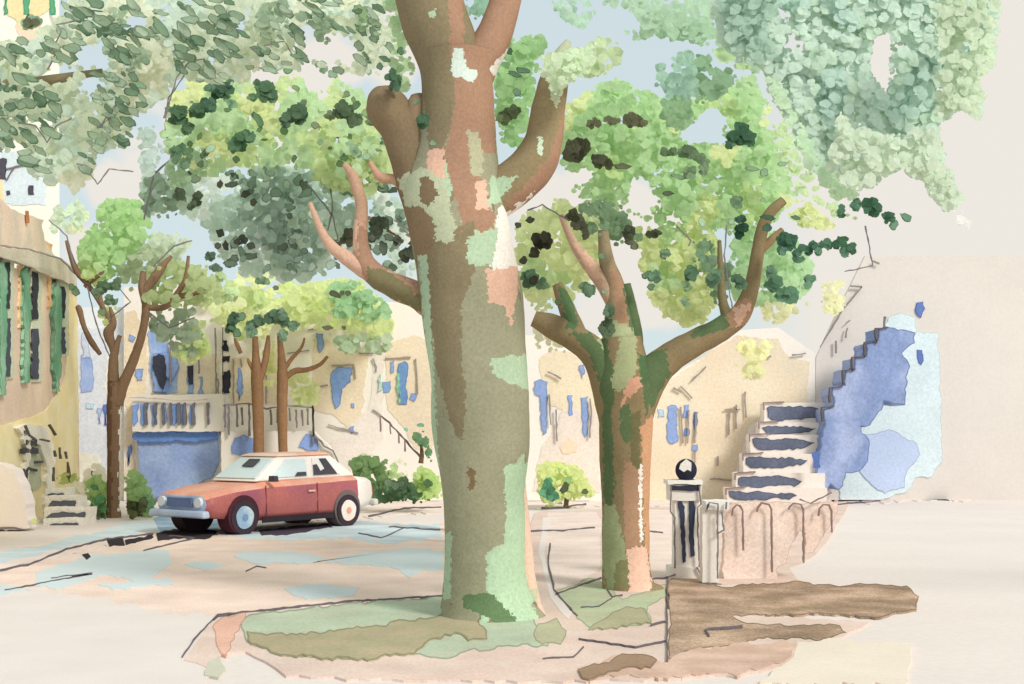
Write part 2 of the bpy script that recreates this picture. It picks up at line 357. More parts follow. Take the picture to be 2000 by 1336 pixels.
# ============================================================ big plane tree
D=10.9
pt=thing('plane_tree','massive old tree with patchy brown, sage and mint bark, standing in its own green painted shadow','tree',G(950,1200))
SAGE=(148,147,120);BRN=(132,120,92);RED=(160,124,100);PEACH=(212,170,146);MINT=(166,190,158);PALE=(176,184,152);WH=(224,218,208);GRN=(96,122,84)
P=[((MINT),rect(900,430,1010,1100)),
 (SAGE,[(835,520),(905,470),(930,520),(1000,520),(1030,640),(1040,820),(1030,880),(990,920),(985,1060),(950,1080),(948,1180),(868,1180),(866,1000),(850,800)]),
 (BRN,[(812,440),(905,440),(928,480),(925,540),(900,600),(902,700),(910,780),(905,860),(890,850),(870,790),(852,720),(845,650),(832,580)]),
 (MINT,[(815,480),(833,480),(846,700),(856,900),(866,1030),(850,1030),(835,720)]),
 (MINT,[(870,1040),(882,1040),(880,1170),(866,1170)]),
 (MINT,[(958,700),(1045,690),(1045,770),(985,745),(962,730)]),(SAGE,[(962,740),(1040,765),(1040,860),(990,905),(960,880)]),
 ((168,196,162),[(984,908),(1045,900),(1040,1180),(1075,1260),(985,1200),(948,1150),(952,1095),(990,1062)]),
 (PEACH,[(950,525),(1012,520),(1012,560),(1000,640),(985,600),(955,590)]),
 (WH,[(972,405),(1012,400),(1012,520),(958,525),(972,470)]),
 (MINT,[(912,448),(972,455),(962,520),(912,518)]),
 (BRN,[(760,-80),(905,-80),(905,120),(880,250),(850,330),(838,300),(830,200),(790,110)]),
 (RED,[(885,-60),(1020,-80),(1000,60),(965,150),(968,300),(945,300),(938,375),(968,420),(940,452),(905,442),(885,370),(868,300),(890,200),(880,100)]),
 ((196,212,200),[(888,92),(905,96),(912,130),(935,142),(925,160),(885,150),(880,130)]),
 (PEACH,[(835,292),(868,290),(870,350),(832,330)]),(PEACH,[(930,355),(948,352),(955,410),(930,405)]),
 ((172,170,138),[(912,250),(932,262),(945,300),(942,345),(920,340)]),
 (MINT,[(958,345),(1015,330),(985,395),(955,400)]),
 (PALE,[(776,350),(825,325),(865,350),(890,440),(885,475),(850,470),(830,440),(782,400)]),
 ((122,104,80),[(820,350),(840,345),(858,376),(838,405),(820,390)]),
 ((134,114,88),[(775,402),(825,405),(850,440),(850,490),(815,500),(790,440)]),
 (RED,[(905,420),(965,420),(965,445),(900,455)]),(BRN,[(900,440),(925,430),(925,460),(905,465)]),
 ((122,102,74),[(912,910),(925,915),(928,950),(918,960)]),
 (GRN,[(905,1160),(960,1160),(1000,1200),(1020,1240),(960,1210),(905,1185)]),
]
limb('trunk',[(960,1232,118,D),(955,1195,96,D),(950,1150,84,D),(948,1080,80,D),(946,980,80,D),(940,860,93,D),(936,740,96,D),(926,620,99,D),(908,500,97,D),(888,400,98,D),(888,320,86,D),(895,230,72,D),(893,160,68,D),(890,110,74,D)],SAGE,pt,P,seg=170,sub=44,rough=.03,d=D,palette=[(.25,MINT),(.12,BRN)])
up=[p for p in P]
limb('limb',[(892,200,58,D),(878,120,62,D),(850,40,66,D),(822,-60,66,D),(800,-160,66,D)],BRN,pt,[(RED,[(868,-60),(905,-60),(905,200),(862,200),(880,60)]),(MINT,rect(838,18,850,32))],seg=90,sub=34,rough=.03,d=D)
limb('limb',[(905,190,46,D),(925,140,42,D),(960,80,36,D),(985,10,30,D),(1000,-60,30,D),(1010,-160,28,D)],RED,pt,[(WH,[(955,135),(1015,70),(1030,90),(980,160)])],seg=90,sub=34,rough=.03,d=D)
# right limb
limb('limb',[(900,440,50,D),(945,400,46,D),(992,366,46,D),(1036,328,44,D),(1062,275,37,D),(1072,210,33,D),(1084,155,28,D),(1098,110,18,D),(1110,80,6,D)],(140,124,92),pt,
  [(RED,[(1000,430),(990,395),(1035,350),(1075,300),(1090,250),(1120,150),(1140,300),(1060,420)]),(WH,[(985,470),(975,430),(1010,400),(1050,370),(1010,410),(1000,470)]),(MINT,[(935,350),(975,345),(1012,345),(975,390),(950,420),(930,400)]),((190,208,180),rect(1052,268,1060,300)),(PALE,[(1040,60),(1150,60),(1140,150),(1100,170),(1090,210),(1075,190),(1070,150)])],seg=90,sub=26,rough=.03,d=D)
# left limb with its stub
limb('limb',[(850,440,50,D),(822,360,46,D),(800,300,42,D),(782,250,40,D),(758,214,42,D),(746,192,34,D),(739,180,24,D),(735,172,8,D)],(128,110,84),pt,[(PALE,[(775,350),(830,320),(880,360),(900,470),(820,470)]),((134,114,88),[(775,402),(825,405),(850,440),(850,490),(815,500),(790,440)])],seg=80,sub=26,rough=.03,d=D)
limb('limb',[(800,260,30,D),(812,225,26,D),(816,200,22,D),(814,185,12,D)],(140,118,92),pt,seg=30,rough=.04,d=D)
# low limb sweeping left
LP=[(RED,[(730,470),(700,430),(700,520),(720,560),(800,590),(830,600),(830,560),(760,530)]),((120,112,80),[(715,520),(760,530),(800,560),(840,600),(840,620),(780,590),(720,560)]),(PEACH,[(640,430),(700,430),(690,520),(640,480)])]
limb('limb',[(850,600,30,D),(815,578,26,D),(770,558,25,D),(730,535,22,D),(708,500,18,D),(704,450,14,D),(706,400,12,D),(692,350,11,D),(672,320,5,D)],(182,146,120),pt,LP,seg=26,rough=.05,d=D)
limb('limb',[(730,535,20,D),(690,512,16,D),(655,488,12,D),(630,455,8,D),(605,395,4,D)],(196,158,134),pt,seg=22,rough=.05,d=D)
limb('limb',[(800,372,10,D),(772,352,10,D),(742,345,9,D),(722,315,4,D)],(192,150,122),pt,seg=18,rough=.05,d=D)
# roots
limb('root',[(985,1120,40,D),(1020,1200,34,D),(1050,1255,22,D),(1075,1280,8,D)],(168,196,162),pt,[((176,180,146),[(1010,1190),(1080,1200),(1090,1290),(1020,1260)]),((228,180,158),rect(1036,1000,1100,1190))],seg=26,rough=.05,d=D)
limb('root',[(1016,940,10,D),(1024,1050,14,D),(1034,1150,16,D),(1060,1225,16,D),(1105,1262,8,D)],(230,190,168),pt,[((190,190,160),[(1020,1150),(1050,1150),(1052,1240),(1026,1230)])],seg=20,rough=.05,d=D)
limb('root',[(890,1130,22,D),(880,1172,18,D),(868,1192,10,D)],(140,140,104),pt,seg=20,rough=.05,d=D)
# crown
LG=(178,206,134);YG=(203,214,146);VG=(152,200,122);PG=(201,214,192);DG=(62,104,70);OD=(82,84,58);MG=(136,164,126);MG2=(106,138,102);PB=(205,220,224)
c=Leaves(3)
c.mass([(1180,-20),(1400,-20),(1395,60),(1370,90),(1270,60),(1200,80),(1240,30),(1180,10)],(160,196,164),11.5,2,14,4)
c.mass([(1225,60),(1290,22),(1370,25),(1425,55),(1500,130),(1480,145),(1400,120),(1380,90),(1290,80),(1240,85)],(150,190,150),11,1.5,13,4,alt=((.15,(168,204,140)),))
c.mass([(1130,95),(1170,70),(1220,80),(1215,130),(1175,150),(1110,155),(1085,150),(1050,140),(1060,110),(1100,92)],(182,204,150),11.2,1.5,13,4)
c.mass([(1275,130),(1330,95),(1400,110),(1450,155),(1400,195),(1360,200),(1310,200),(1280,170)],(128,172,128),10.6,1.2,13,4,alt=((.1,(140,184,160)),))
c.mass([(1290,190),(1380,185),(1370,210),(1345,250),(1310,258),(1290,230)],(134,180,126),10.4,1,11,4)
c.mass([(1050,140),(1062,105),(1100,92),(1170,80),(1150,150),(1105,165),(1092,205),(1078,180)],(190,212,172),10.45,.3,10,4)
c.mass([(1075,-20),(1150,-20),(1165,30),(1130,60),(1110,45),(1080,20)],(162,200,178),11.6,1,12,3)
c.mass([(965,95),(990,75),(1050,60),(1070,75),(1050,140),(1040,230),(1030,285),(985,292),(968,240),(960,150)],(150,200,128),12.6,1.0,12,5)
c.spots([(995,100,8),(967,128,9),(1005,145,8,1.8,.3),(1022,138,9,1.6,.3),(1010,180,9)],11.4,DG)
c.spots([(1000,220,18,1.6,.1),(985,228,16)],11.4,(84,108,62))
c.spots([(768,150,15,1.0,0),(770,165,14)],10.6,DG); c.spots([(826,238,16,1,0),(782,100,8),(752,115,8,1.6,.3),(742,130,7),(812,200,7),(845,280,7)],10.3,DG)
c.mass([(745,-20),(790,-20),(800,80),(810,130),(795,190),(770,200),(758,160),(760,60)],(170,206,150),11.6,.8,11,4)
c.mass([(690,15),(715,10),(722,45),(712,70),(700,60)],(128,166,110),11,.4,8,4); c.spots([(700,22,7,1.4,0),(708,58,8)],10.8,(92,124,80))
c.mass([(905,-30),(970,-30),(958,30),(935,50),(915,40)],(130,180,150),12.5,1,12,4)
c.build('crown',pt)
# ============================================================ right-hand overhanging mint canopy
ot=thing('overhanging_tree','wide pale mint canopy hanging into the upper right corner against white sky','tree',G(4300,1277))
limb('trunk',[(4300,1277,90,9),(4280,900,76,9),(4240,500,66,9),(4150,100,56,9),(3900,-300,44,9)],(150,140,112),ot,seg=30,d=9,palette=[(.1,(170,190,160))])
limb('limb',[(4200,250,44,9),(3600,0,36,9),(2900,-160,26,9),(2300,-200,20,9),(1900,-120,12,9)],(150,140,112),ot,seg=20,d=9)
c=Leaves(5)
H=[[(1702,100),(1718,72),(1738,66),(1740,130),(1736,170),(1716,168),(1700,130)],[(1535,88),(1548,66),(1562,84),(1548,106)],[(1512,0),(1536,34),(1528,46),(1516,22)]]
c.mass([(1370,-40),(1960,-40),(1945,130),(1915,150),(1925,200),(1915,240),(1880,215),(1830,240),(1848,310),(1885,395),(1842,414),(1796,355),(1760,332),(1715,362),(1660,372),(1600,362),(1570,312),(1530,230),(1505,190),(1488,132),(1440,125),(1400,80)],(184,207,191),9.2,.3,13,8,holes=H,alt=((.3,(172,202,188)),(.16,(180,206,182))),tl=.09)
c.mass([(1390,-40),(1560,-40),(1500,60),(1520,120),(1470,128),(1420,90)],(148,184,162),8.85,.3,12,5,tl=.09)
c.mass([(1490,150),(1520,140),(1560,230),(1620,330),(1680,380),(1640,400),(1580,335),(1530,240)],(176,208,168),8.85,.3,11,4,tl=.09)
c.mass([(1825,-40),(1958,-40),(1945,130),(1915,150),(1925,200),(1915,240),(1880,215),(1826,240)],(184,203,172),8.5,.3,12,5,tl=.09)
c.mass([(1640,215),(1700,250),(1770,262),(1830,240),(1848,310),(1885,395),(1842,414),(1796,355),(1760,332),(1715,362),(1660,372),(1610,330)],(186,204,178),8.5,.3,12,5,tl=.09)
c.mass([(1860,400),(1900,410),(1895,450),(1870,440)],(214,222,204),9,.4,10,3)
c.build('crown',ot)
# ============================================================ upper-left overhanging canopy
ol=thing('overhanging_tree','tall tree whose pale sage canopy flecked with dark green leaves fills the upper left','tree',Vector((-9.3,13.5,0)))
limb('trunk',[(-650,1130,70,13.5),(-620,700,58,13.5),(-560,300,50,13.5),(-420,0,44,13.5)],(140,126,98),ol,seg=24,d=13.5)
limb('limb',[(-560,330,40,13.5),(-300,200,30,13.5),(0,170,14,13.5),(200,140,6,13.5)],(140,126,98),ol,seg=14,d=13.5)
c=Leaves(9)
PL1=[(-60,70),(40,80),(110,40),(150,-20),(760,-30),(770,120),(740,150),(690,150),(640,130),(560,135),(500,140),(450,170),(340,150),(330,230),(280,240),(250,290),(200,300),(160,380),(60,350),(40,290),(-60,300)]
HL=[[(150,95),(205,85),(195,120),(165,140),(150,130)],[(160,150),(200,150),(195,180),(155,178)],[(250,235),(330,190),(320,240),(270,290),(255,260)],[(375,35),(400,20),(400,40),(380,42)],[(450,50),(480,35),(475,60),(455,70)],[(90,140),(130,120),(140,150),(100,170)],[(580,40),(690,80),(700,120),(600,120)],[(240,40),(290,20),(280,50),(240,60)]]
c.mass(PL1,(186,200,172),13.5,1.6,15,5.5,holes=HL,alt=((.28,(204,208,180)),(.05,(184,204,186)),(-.22,(192,204,172))))
c.mass([(60,300),(130,255),(180,290),(160,350),(70,350),(40,320)],(190,210,188),13,1,12,3)
c.mass([(265,245),(300,235),(320,300),(300,345),(270,340)],(184,210,202),13,.6,12,4)
c.mass([(170,255),(215,260),(215,290),(190,300),(172,280)],(160,184,150),12.6,.6,10,4)
c.mass([(490,30),(560,-20),(570,40),(530,70),(490,55)],(138,165,130),12.6,.8,11,4)
c.mass([(575,30),(600,15),(650,30),(660,50),(640,85),(620,80),(615,50),(575,45)],(134,164,128),12.6,.8,11,4)
c.mass([(210,10),(255,0),(250,50),(215,55)],(150,176,140),12.8,.6,10,4)
c.mass([(335,100),(380,85),(400,100),(370,130),(350,140)],(132,160,124),12.6,.6,9,3)
c.mass([(235,95),(330,85),(330,110),(270,140),(235,125)],(146,172,138),12.8,.6,10,3)
c.dabs(PL1,[(128,158,120),(136,166,132),(108,144,108),(150,176,142),(96,134,98)],12.6,300,r=(5,14),stretch=1.7,ang=.5,holes=HL)
c.spots([(205,62,14,1.5,.4),(40,230,12),(15,170,12,2,.0),(48,180,12,1.6,-.2),(30,205,14,1.6,.5),(285,120,9,1.4,.6),(270,165,9,2,.3),(62,45,18,1.3,.3)],12.5,(78,116,82))
c.spots([(60,42,17,1.2,.4)],12.4,(90,96,60))
c.build('crown',ol)
for k,pts in enumerate(([(100,98),(120,60),(110,48),(145,40),(165,20),(200,22)],[(110,98),(102,118),(92,136)],[(35,240),(70,245),(92,278),(110,245),(140,230)],[(150,320),(165,322),(190,360),(212,330),(260,335)],[(190,250),(215,230),(225,205),(200,240)],[(322,230),(345,150),(370,120),(400,115)],[(490,95),(555,80),(570,105)],[(320,230),(330,190),(360,145)])):
    stroke('twig',pts,FP(12.3),2.4,rgb=(120,114,112),parent=ol,th=.012)
# ============================================================ second tree (forked)
D2=12.8
t2=thing('forked_tree','mid-sized tree forking low beside the dark ball-topped post, its bark brown and deep green','tree',G(1215,1160))
TG=(92,112,76);TB=(140,122,90);TR=(168,132,104);TP=(226,184,162)
P2=[(TG,[(1160,640),(1180,640),(1205,760),(1195,800),(1200,950),(1195,1000),(1180,1000),(1175,800),(1165,730)]),
 ((150,158,118),[(1178,985),(1200,985),(1222,1070),(1222,1120),(1230,1150),(1185,1150),(1175,1100)]),
 ((128,128,88),[(1200,1100),(1232,1090),(1230,1150),(1200,1150)]),
 (TR,[(1218,900),(1248,905),(1250,1000),(1255,1065),(1222,1075),(1218,990)]),
 ((196,148,112),[(1252,830),(1290,800),(1282,1080),(1262,1080),(1255,960)]),
 (TP,[(1224,1072),(1262,1066),(1275,1160),(1300,1180),(1230,1175)]),
 (WH,[(1247,915),(1253,900),(1256,1060),(1249,1060)]),
 ((112,106,72),[(1225,820),(1250,800),(1250,910),(1235,915)]),((158,164,122),[(1195,740),(1215,640),(1240,640),(1245,720),(1225,760),(1200,765)]),
 ((205,152,126),[(1210,790),(1230,740),(1258,735),(1255,755),(1225,780),(1215,800)]),
 (TG,[(1210,800),(1230,785),(1235,840),(1225,870),(1212,850)]),
 (TG,[(1245,700),(1300,690),(1300,740),(1270,790),(1262,820),(1255,760)]),((80,106,70),[(1280,700),(1245,690),(1255,745),(1280,750)])]
limb('trunk',[(1240,1178,62,D2),(1228,1150,50,D2),(1222,1100,46,D2),(1222,1020,46,D2),(1222,940,48,D2),(1222,860,52,D2),(1222,800,53,D2),(1220,750,58,D2),(1215,700,48,D2),(1212,660,40,D2)],TB,t2,P2,seg=120,sub=26,rough=.03,d=D2)
PBX=[(TG,[(1110,650),(1150,648),(1190,690),(1205,760),(1175,760),(1150,690)]),(TG,[(1250,700),(1300,680),(1310,730),(1270,800),(1240,760)]),(TG,[(1345,660),(1385,620),(1415,610),(1425,640),(1380,655)]),(TR,[(1420,590),(1470,580),(1470,630),(1425,640)]),(PEACH,[(1430,600),(1470,590),(1440,640)]),
 (PEACH,[(1115,470),(1160,500),(1180,545),(1150,540)]),((88,116,78),[(1090,560),(1115,560),(1130,640),(1108,645)]),((88,116,78),[(1215,560),(1240,560),(1250,660),(1235,660)]),(TR,[(1190,520),(1215,540),(1230,640),(1205,640)]),((164,172,130),[(1160,640),(1200,620),(1245,650),(1245,720),(1200,740)])]
limb('limb',[(1205,820,36,D2),(1188,740,36,D2),(1160,690,30,D2),(1120,658,26,D2),(1080,638,24,D2),(1042,622,16,D2)],TB,t2,PBX,seg=36,d=D2,rough=.03)
limb('limb',[(1135,672,20,D2),(1118,630,18,D2),(1102,590,15,D2),(1088,555,10,D2)],TB,t2,PBX,seg=26,d=D2,rough=.03)
limb('limb',[(1215,760,46,D2),(1210,680,36,D2),(1208,620,26,D2),(1200,560,20,D2),(1185,510,15,D2),(1178,450,10,D2)],(150,134,104),t2,PBX,seg=40,d=D2,rough=.03)
limb('limb',[(1205,600,17,D2),(1175,550,15,D2),(1145,510,13,D2),(1120,475,9,D2),(1095,420,5,D2)],(192,158,134),t2,PBX,seg=22,d=D2,rough=.03)
limb('limb',[(1232,730,26,D2),(1240,660,16,D2),(1230,600,14,D2),(1222,555,10,D2)],TG,t2,seg=22,d=D2,rough=.03)
limb('limb',[(1232,820,40,D2),(1262,745,38,D2),(1305,702,30,D2),(1360,668,26,D2),(1410,642,24,D2),(1448,610,20,D2),(1468,560,15,D2),(1478,505,13,D2),(1488,450,12,D2),(1505,415,11,D2),(1530,392,9,D2)],TB,t2,PBX,seg=40,d=D2,rough=.03)
limb('limb',[(1425,630,14,D2),(1412,590,9,D2),(1408,540,7,D2),(1405,470,4,D2)],(128,118,86),t2,seg=14,d=D2,rough=.03)
limb('limb',[(1484,490,9,D2),(1505,470,8,D2),(1528,448,5,D2)],(150,124,90),t2,seg=14,d=D2,rough=.03)
c=Leaves(11); DT=13.4
HR=[[(1225,385),(1245,350),(1268,355),(1282,385),(1288,405),(1250,412),(1230,415)],[(1330,255),(1385,210),(1420,220),(1410,262),(1430,285),(1400,280),(1370,275),(1330,275)],[(1095,330),(1115,340),(1160,330),(1155,350),(1120,365),(1090,380),(1050,430),(1010,440),(1030,400),(1080,350)]]
c.mass([(1105,200),(1150,175),(1200,150),(1270,180),(1330,200),(1400,170),(1470,140),(1500,190),(1510,260),(1540,330),(1560,370),(1540,400),(1500,440),(1440,450),(1350,455),(1280,440),(1230,420),(1180,400),(1130,400),(1100,330),(1090,260)],(176,206,130),DT+.4,1.5,13,6,holes=HR,alt=((.26,(203,214,146)),(-.3,(164,204,140))))
c.mass([(1010,430),(1080,390),(1130,400),(1180,430),(1200,540),(1150,560),(1100,600),(1040,610),(1010,560),(1000,480)],(203,216,150),DT+.3,1.3,13,5,alt=((.2,(180,208,140)),))
c.mass([(1240,440),(1400,440),(1410,520),(1400,590),(1380,630),(1330,640),(1290,620),(1265,590),(1250,520)],(200,214,140),DT+.3,1.2,13,5.5,alt=((.22,(172,206,140)),))
c.mass([(1420,440),(1480,440),(1560,470),(1588,510),(1585,560),(1555,590),(1490,600),(1440,600),(1420,540)],(164,204,150),DT+.4,1.0,13,5.5)
c.mass([(1060,620),(1110,640),(1150,680),(1110,690),(1060,690),(1030,660)],(214,222,170),DT+.8,.6,11,3)
c.mass([(1530,400),(1570,385),(1640,440),(1600,455),(1545,440)],(203,214,140),DT,.8,10,4)
c.mass([(1480,590),(1590,590),(1560,610),(1520,635),(1490,625)],(211,220,160),DT,.6,10,3)
c.mass([(1440,660),(1510,655),(1500,700),(1490,740),(1440,745),(1430,700)],(214,221,150),DT+4,.6,11,3)
c.mass([(1605,550),(1650,545),(1655,600),(1625,620),(1605,615)],(214,222,160),DT+1,.6,9,3.4)
c.mass([(1120,400),(1180,385),(1230,420),(1260,470),(1200,480),(1140,450)],(116,150,110),DT-.3,.8,11,4)
c.mass([(1345,470),(1385,465),(1395,500),(1430,520),(1425,590),(1395,600),(1380,540),(1350,510)],(118,156,120),DT-.2,.6,10,4)
c.mass([(1540,230),(1570,330),(1640,400),(1690,430),(1640,430),(1560,380),(1530,320),(1500,240)],(182,210,152),DT-.8,.6,11,3)
dk=DT-1.0
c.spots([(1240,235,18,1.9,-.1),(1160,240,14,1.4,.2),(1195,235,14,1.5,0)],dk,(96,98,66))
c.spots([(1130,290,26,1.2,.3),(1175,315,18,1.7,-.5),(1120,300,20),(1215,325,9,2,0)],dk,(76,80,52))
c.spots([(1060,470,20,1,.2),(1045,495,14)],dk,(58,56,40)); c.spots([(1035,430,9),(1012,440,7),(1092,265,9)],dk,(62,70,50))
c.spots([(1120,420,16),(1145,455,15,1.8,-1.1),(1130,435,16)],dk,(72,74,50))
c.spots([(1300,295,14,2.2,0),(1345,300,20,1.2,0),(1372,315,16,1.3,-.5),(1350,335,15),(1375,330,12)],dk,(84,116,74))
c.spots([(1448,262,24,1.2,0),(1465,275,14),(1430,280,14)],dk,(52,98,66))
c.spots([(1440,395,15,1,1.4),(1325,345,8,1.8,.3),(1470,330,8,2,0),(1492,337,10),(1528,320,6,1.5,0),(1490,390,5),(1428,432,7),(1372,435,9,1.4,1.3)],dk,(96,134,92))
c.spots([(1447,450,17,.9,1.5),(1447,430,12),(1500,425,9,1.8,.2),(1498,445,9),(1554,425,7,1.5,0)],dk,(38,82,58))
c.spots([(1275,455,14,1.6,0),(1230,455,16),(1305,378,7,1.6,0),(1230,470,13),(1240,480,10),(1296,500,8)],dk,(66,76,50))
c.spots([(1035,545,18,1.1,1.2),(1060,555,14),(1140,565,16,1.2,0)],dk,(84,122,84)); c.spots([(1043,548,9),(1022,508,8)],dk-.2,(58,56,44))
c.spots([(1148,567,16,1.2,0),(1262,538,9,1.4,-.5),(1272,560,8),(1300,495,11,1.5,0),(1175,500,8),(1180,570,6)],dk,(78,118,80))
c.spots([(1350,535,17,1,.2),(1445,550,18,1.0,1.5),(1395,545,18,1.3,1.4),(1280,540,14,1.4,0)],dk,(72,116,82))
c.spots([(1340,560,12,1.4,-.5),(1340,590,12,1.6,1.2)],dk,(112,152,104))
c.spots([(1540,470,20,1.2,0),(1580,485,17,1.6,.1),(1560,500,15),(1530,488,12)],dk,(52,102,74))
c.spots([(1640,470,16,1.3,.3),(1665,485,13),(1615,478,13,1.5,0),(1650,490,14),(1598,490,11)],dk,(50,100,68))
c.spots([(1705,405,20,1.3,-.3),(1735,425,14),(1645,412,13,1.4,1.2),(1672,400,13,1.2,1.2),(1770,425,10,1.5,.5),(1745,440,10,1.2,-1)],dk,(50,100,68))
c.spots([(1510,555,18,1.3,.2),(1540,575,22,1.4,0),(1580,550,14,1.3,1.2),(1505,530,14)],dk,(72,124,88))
c.spots([(1090,590,8),(1185,640,18,1.2,1.2),(1190,610,14,1.4,1.5)],12.2,(72,100,66))
c.build('crown',t2)
for pts in ([(1420,440),(1415,500),(1430,600)],[(1030,410),(1060,400),(1110,430)],[(1690,440),(1705,520),(1650,530)],[(1320,440),(1350,470),(1345,480)]):
    stroke('twig',pts,FP(12.2),2.6,parent=t2,th=.012)
# ============================================================ middle trees behind the big trunk, left
t3=thing('broad_tree','broad tree behind the massive trunk, its light yellow-green dome spotted dark green','tree',G(935,1064))
limb('trunk',[(935,1064,20,18),(930,900,18,18),(925,700,18,18),(915,560,18,18),(880,440,16,18)],(140,118,90),t3,seg=18,d=18)
limb('limb',[(900,480,14,18),(840,380,12,18.4),(740,300,9,18.6),(600,240,5,18.8)],(140,118,90),t3,seg=12,d=18)
c=Leaves(21)
c.mass([(318,260),(330,190),(380,150),(430,130),(470,140),(520,170),(570,140),(620,180),(650,150),(700,170),(735,230),(770,260),(800,330),(740,350),(640,350),(560,320),(470,330),(400,350),(350,320),(320,300)],(182,206,132),18,3,13,4.5,alt=((.24,(204,214,140)),(.08,(186,208,136)),(-.3,(170,205,148))))
c.mass([(640,290),(690,260),(750,280),(760,340),(720,390),(650,380),(600,340)],(164,188,116),17.4,1,12,4)
c.mass([(340,300),(400,290),(420,340),(370,360),(330,370),(310,340)],(150,186,140),17.2,1,11,3)
k=16.2
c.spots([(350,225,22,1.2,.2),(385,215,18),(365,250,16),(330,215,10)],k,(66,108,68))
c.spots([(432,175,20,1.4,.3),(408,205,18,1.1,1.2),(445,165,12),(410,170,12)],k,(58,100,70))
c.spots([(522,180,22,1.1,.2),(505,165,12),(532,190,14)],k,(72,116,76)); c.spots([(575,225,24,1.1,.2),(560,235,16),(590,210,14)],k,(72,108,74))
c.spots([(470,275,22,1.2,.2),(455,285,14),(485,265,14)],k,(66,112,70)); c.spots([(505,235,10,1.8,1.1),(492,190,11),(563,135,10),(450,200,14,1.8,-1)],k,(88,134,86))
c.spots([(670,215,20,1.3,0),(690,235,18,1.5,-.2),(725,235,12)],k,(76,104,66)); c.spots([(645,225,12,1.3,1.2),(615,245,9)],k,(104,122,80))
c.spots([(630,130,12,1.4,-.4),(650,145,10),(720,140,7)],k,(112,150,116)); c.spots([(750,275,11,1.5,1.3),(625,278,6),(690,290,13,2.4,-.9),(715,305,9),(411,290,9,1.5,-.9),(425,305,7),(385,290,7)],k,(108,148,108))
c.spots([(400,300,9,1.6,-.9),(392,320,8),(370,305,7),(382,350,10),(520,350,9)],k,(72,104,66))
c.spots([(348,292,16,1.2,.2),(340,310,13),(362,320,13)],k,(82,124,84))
c.dabs([(330,160),(740,180),(760,330),(340,340)],[(128,160,100),(98,140,88)],17,30,r=(4,9),stretch=1.3,ang=None)
c.build('crown',t3)
t4=thing('dark_tree','shady tree with a blue-green crown and almost black spots, beside the reddish low branch','tree',G(900,1037))
limb('trunk',[(900,1037,16,20.5),(905,850,15,20.5),(905,600,15,20.5),(870,500,13,20.5)],(120,100,80),t4,seg=16,d=20)
limb('limb',[(890,540,12,20.5),(820,480,10,20.8),(720,430,8,21),(560,400,4,21.2)],(120,100,80),t4,seg=12,d=20)
c=Leaves(23)
HD=[[(300,430),(360,425),(360,450),(320,465),(300,455)],[(690,480),(720,470),(730,500),(700,520)],[(700,400),(720,395),(725,430),(705,440)]]
c.mass([(280,330),(340,330),(400,320),(470,330),(540,310),(620,330),(700,290),(760,330),(800,400),(820,470),(815,530),(780,550),(730,500),(650,480),(640,540),(580,560),(520,545),(470,540),(420,500),(400,440),(340,420),(280,420),(270,370)],(172,198,182),20.5,3,13,4,holes=HD,alt=((.22,(146,176,160)),(.02,(162,188,166)),(-.25,(196,214,200))))
c.mass([(470,340),(540,320),(600,350),(640,400),(650,470),(620,530),(560,540),(500,500),(460,440)],(142,170,154),19.6,1,12,3.4,alt=((.2,(136,164,142)),))
c.mass([(640,395),(700,400),(740,450),(700,470),(650,440)],(142,168,148),19.2,.8,11,3)
c.mass([(270,380),(290,330),(340,350),(380,400),(330,430),(280,425)],(128,160,132),19.4,.8,11,3.4,alt=((0,(130,160,128)),))
k=18.4
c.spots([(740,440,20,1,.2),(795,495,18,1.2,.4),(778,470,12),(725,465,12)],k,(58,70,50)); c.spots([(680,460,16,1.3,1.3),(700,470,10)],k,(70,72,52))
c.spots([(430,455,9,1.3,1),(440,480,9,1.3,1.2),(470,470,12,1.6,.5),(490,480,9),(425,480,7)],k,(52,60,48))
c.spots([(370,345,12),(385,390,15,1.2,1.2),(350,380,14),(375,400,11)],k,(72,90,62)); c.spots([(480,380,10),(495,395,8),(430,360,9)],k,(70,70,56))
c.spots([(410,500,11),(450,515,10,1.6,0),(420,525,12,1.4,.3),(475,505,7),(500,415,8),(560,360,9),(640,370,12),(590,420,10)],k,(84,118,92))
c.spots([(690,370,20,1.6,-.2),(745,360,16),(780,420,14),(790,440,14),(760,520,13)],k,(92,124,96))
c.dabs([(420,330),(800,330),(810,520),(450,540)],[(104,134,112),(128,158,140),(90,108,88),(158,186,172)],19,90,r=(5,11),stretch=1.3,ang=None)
c.build('crown',t4)
for pts in ([(280,430),(300,340),(335,310),(322,250),(330,200)],[(600,360),(650,420),(660,470)],[(640,330),(650,400),(640,450)],[(770,430),(830,470),(840,520)]):
    stroke('twig',pts,FP(18),3,parent=t4,th=.02)
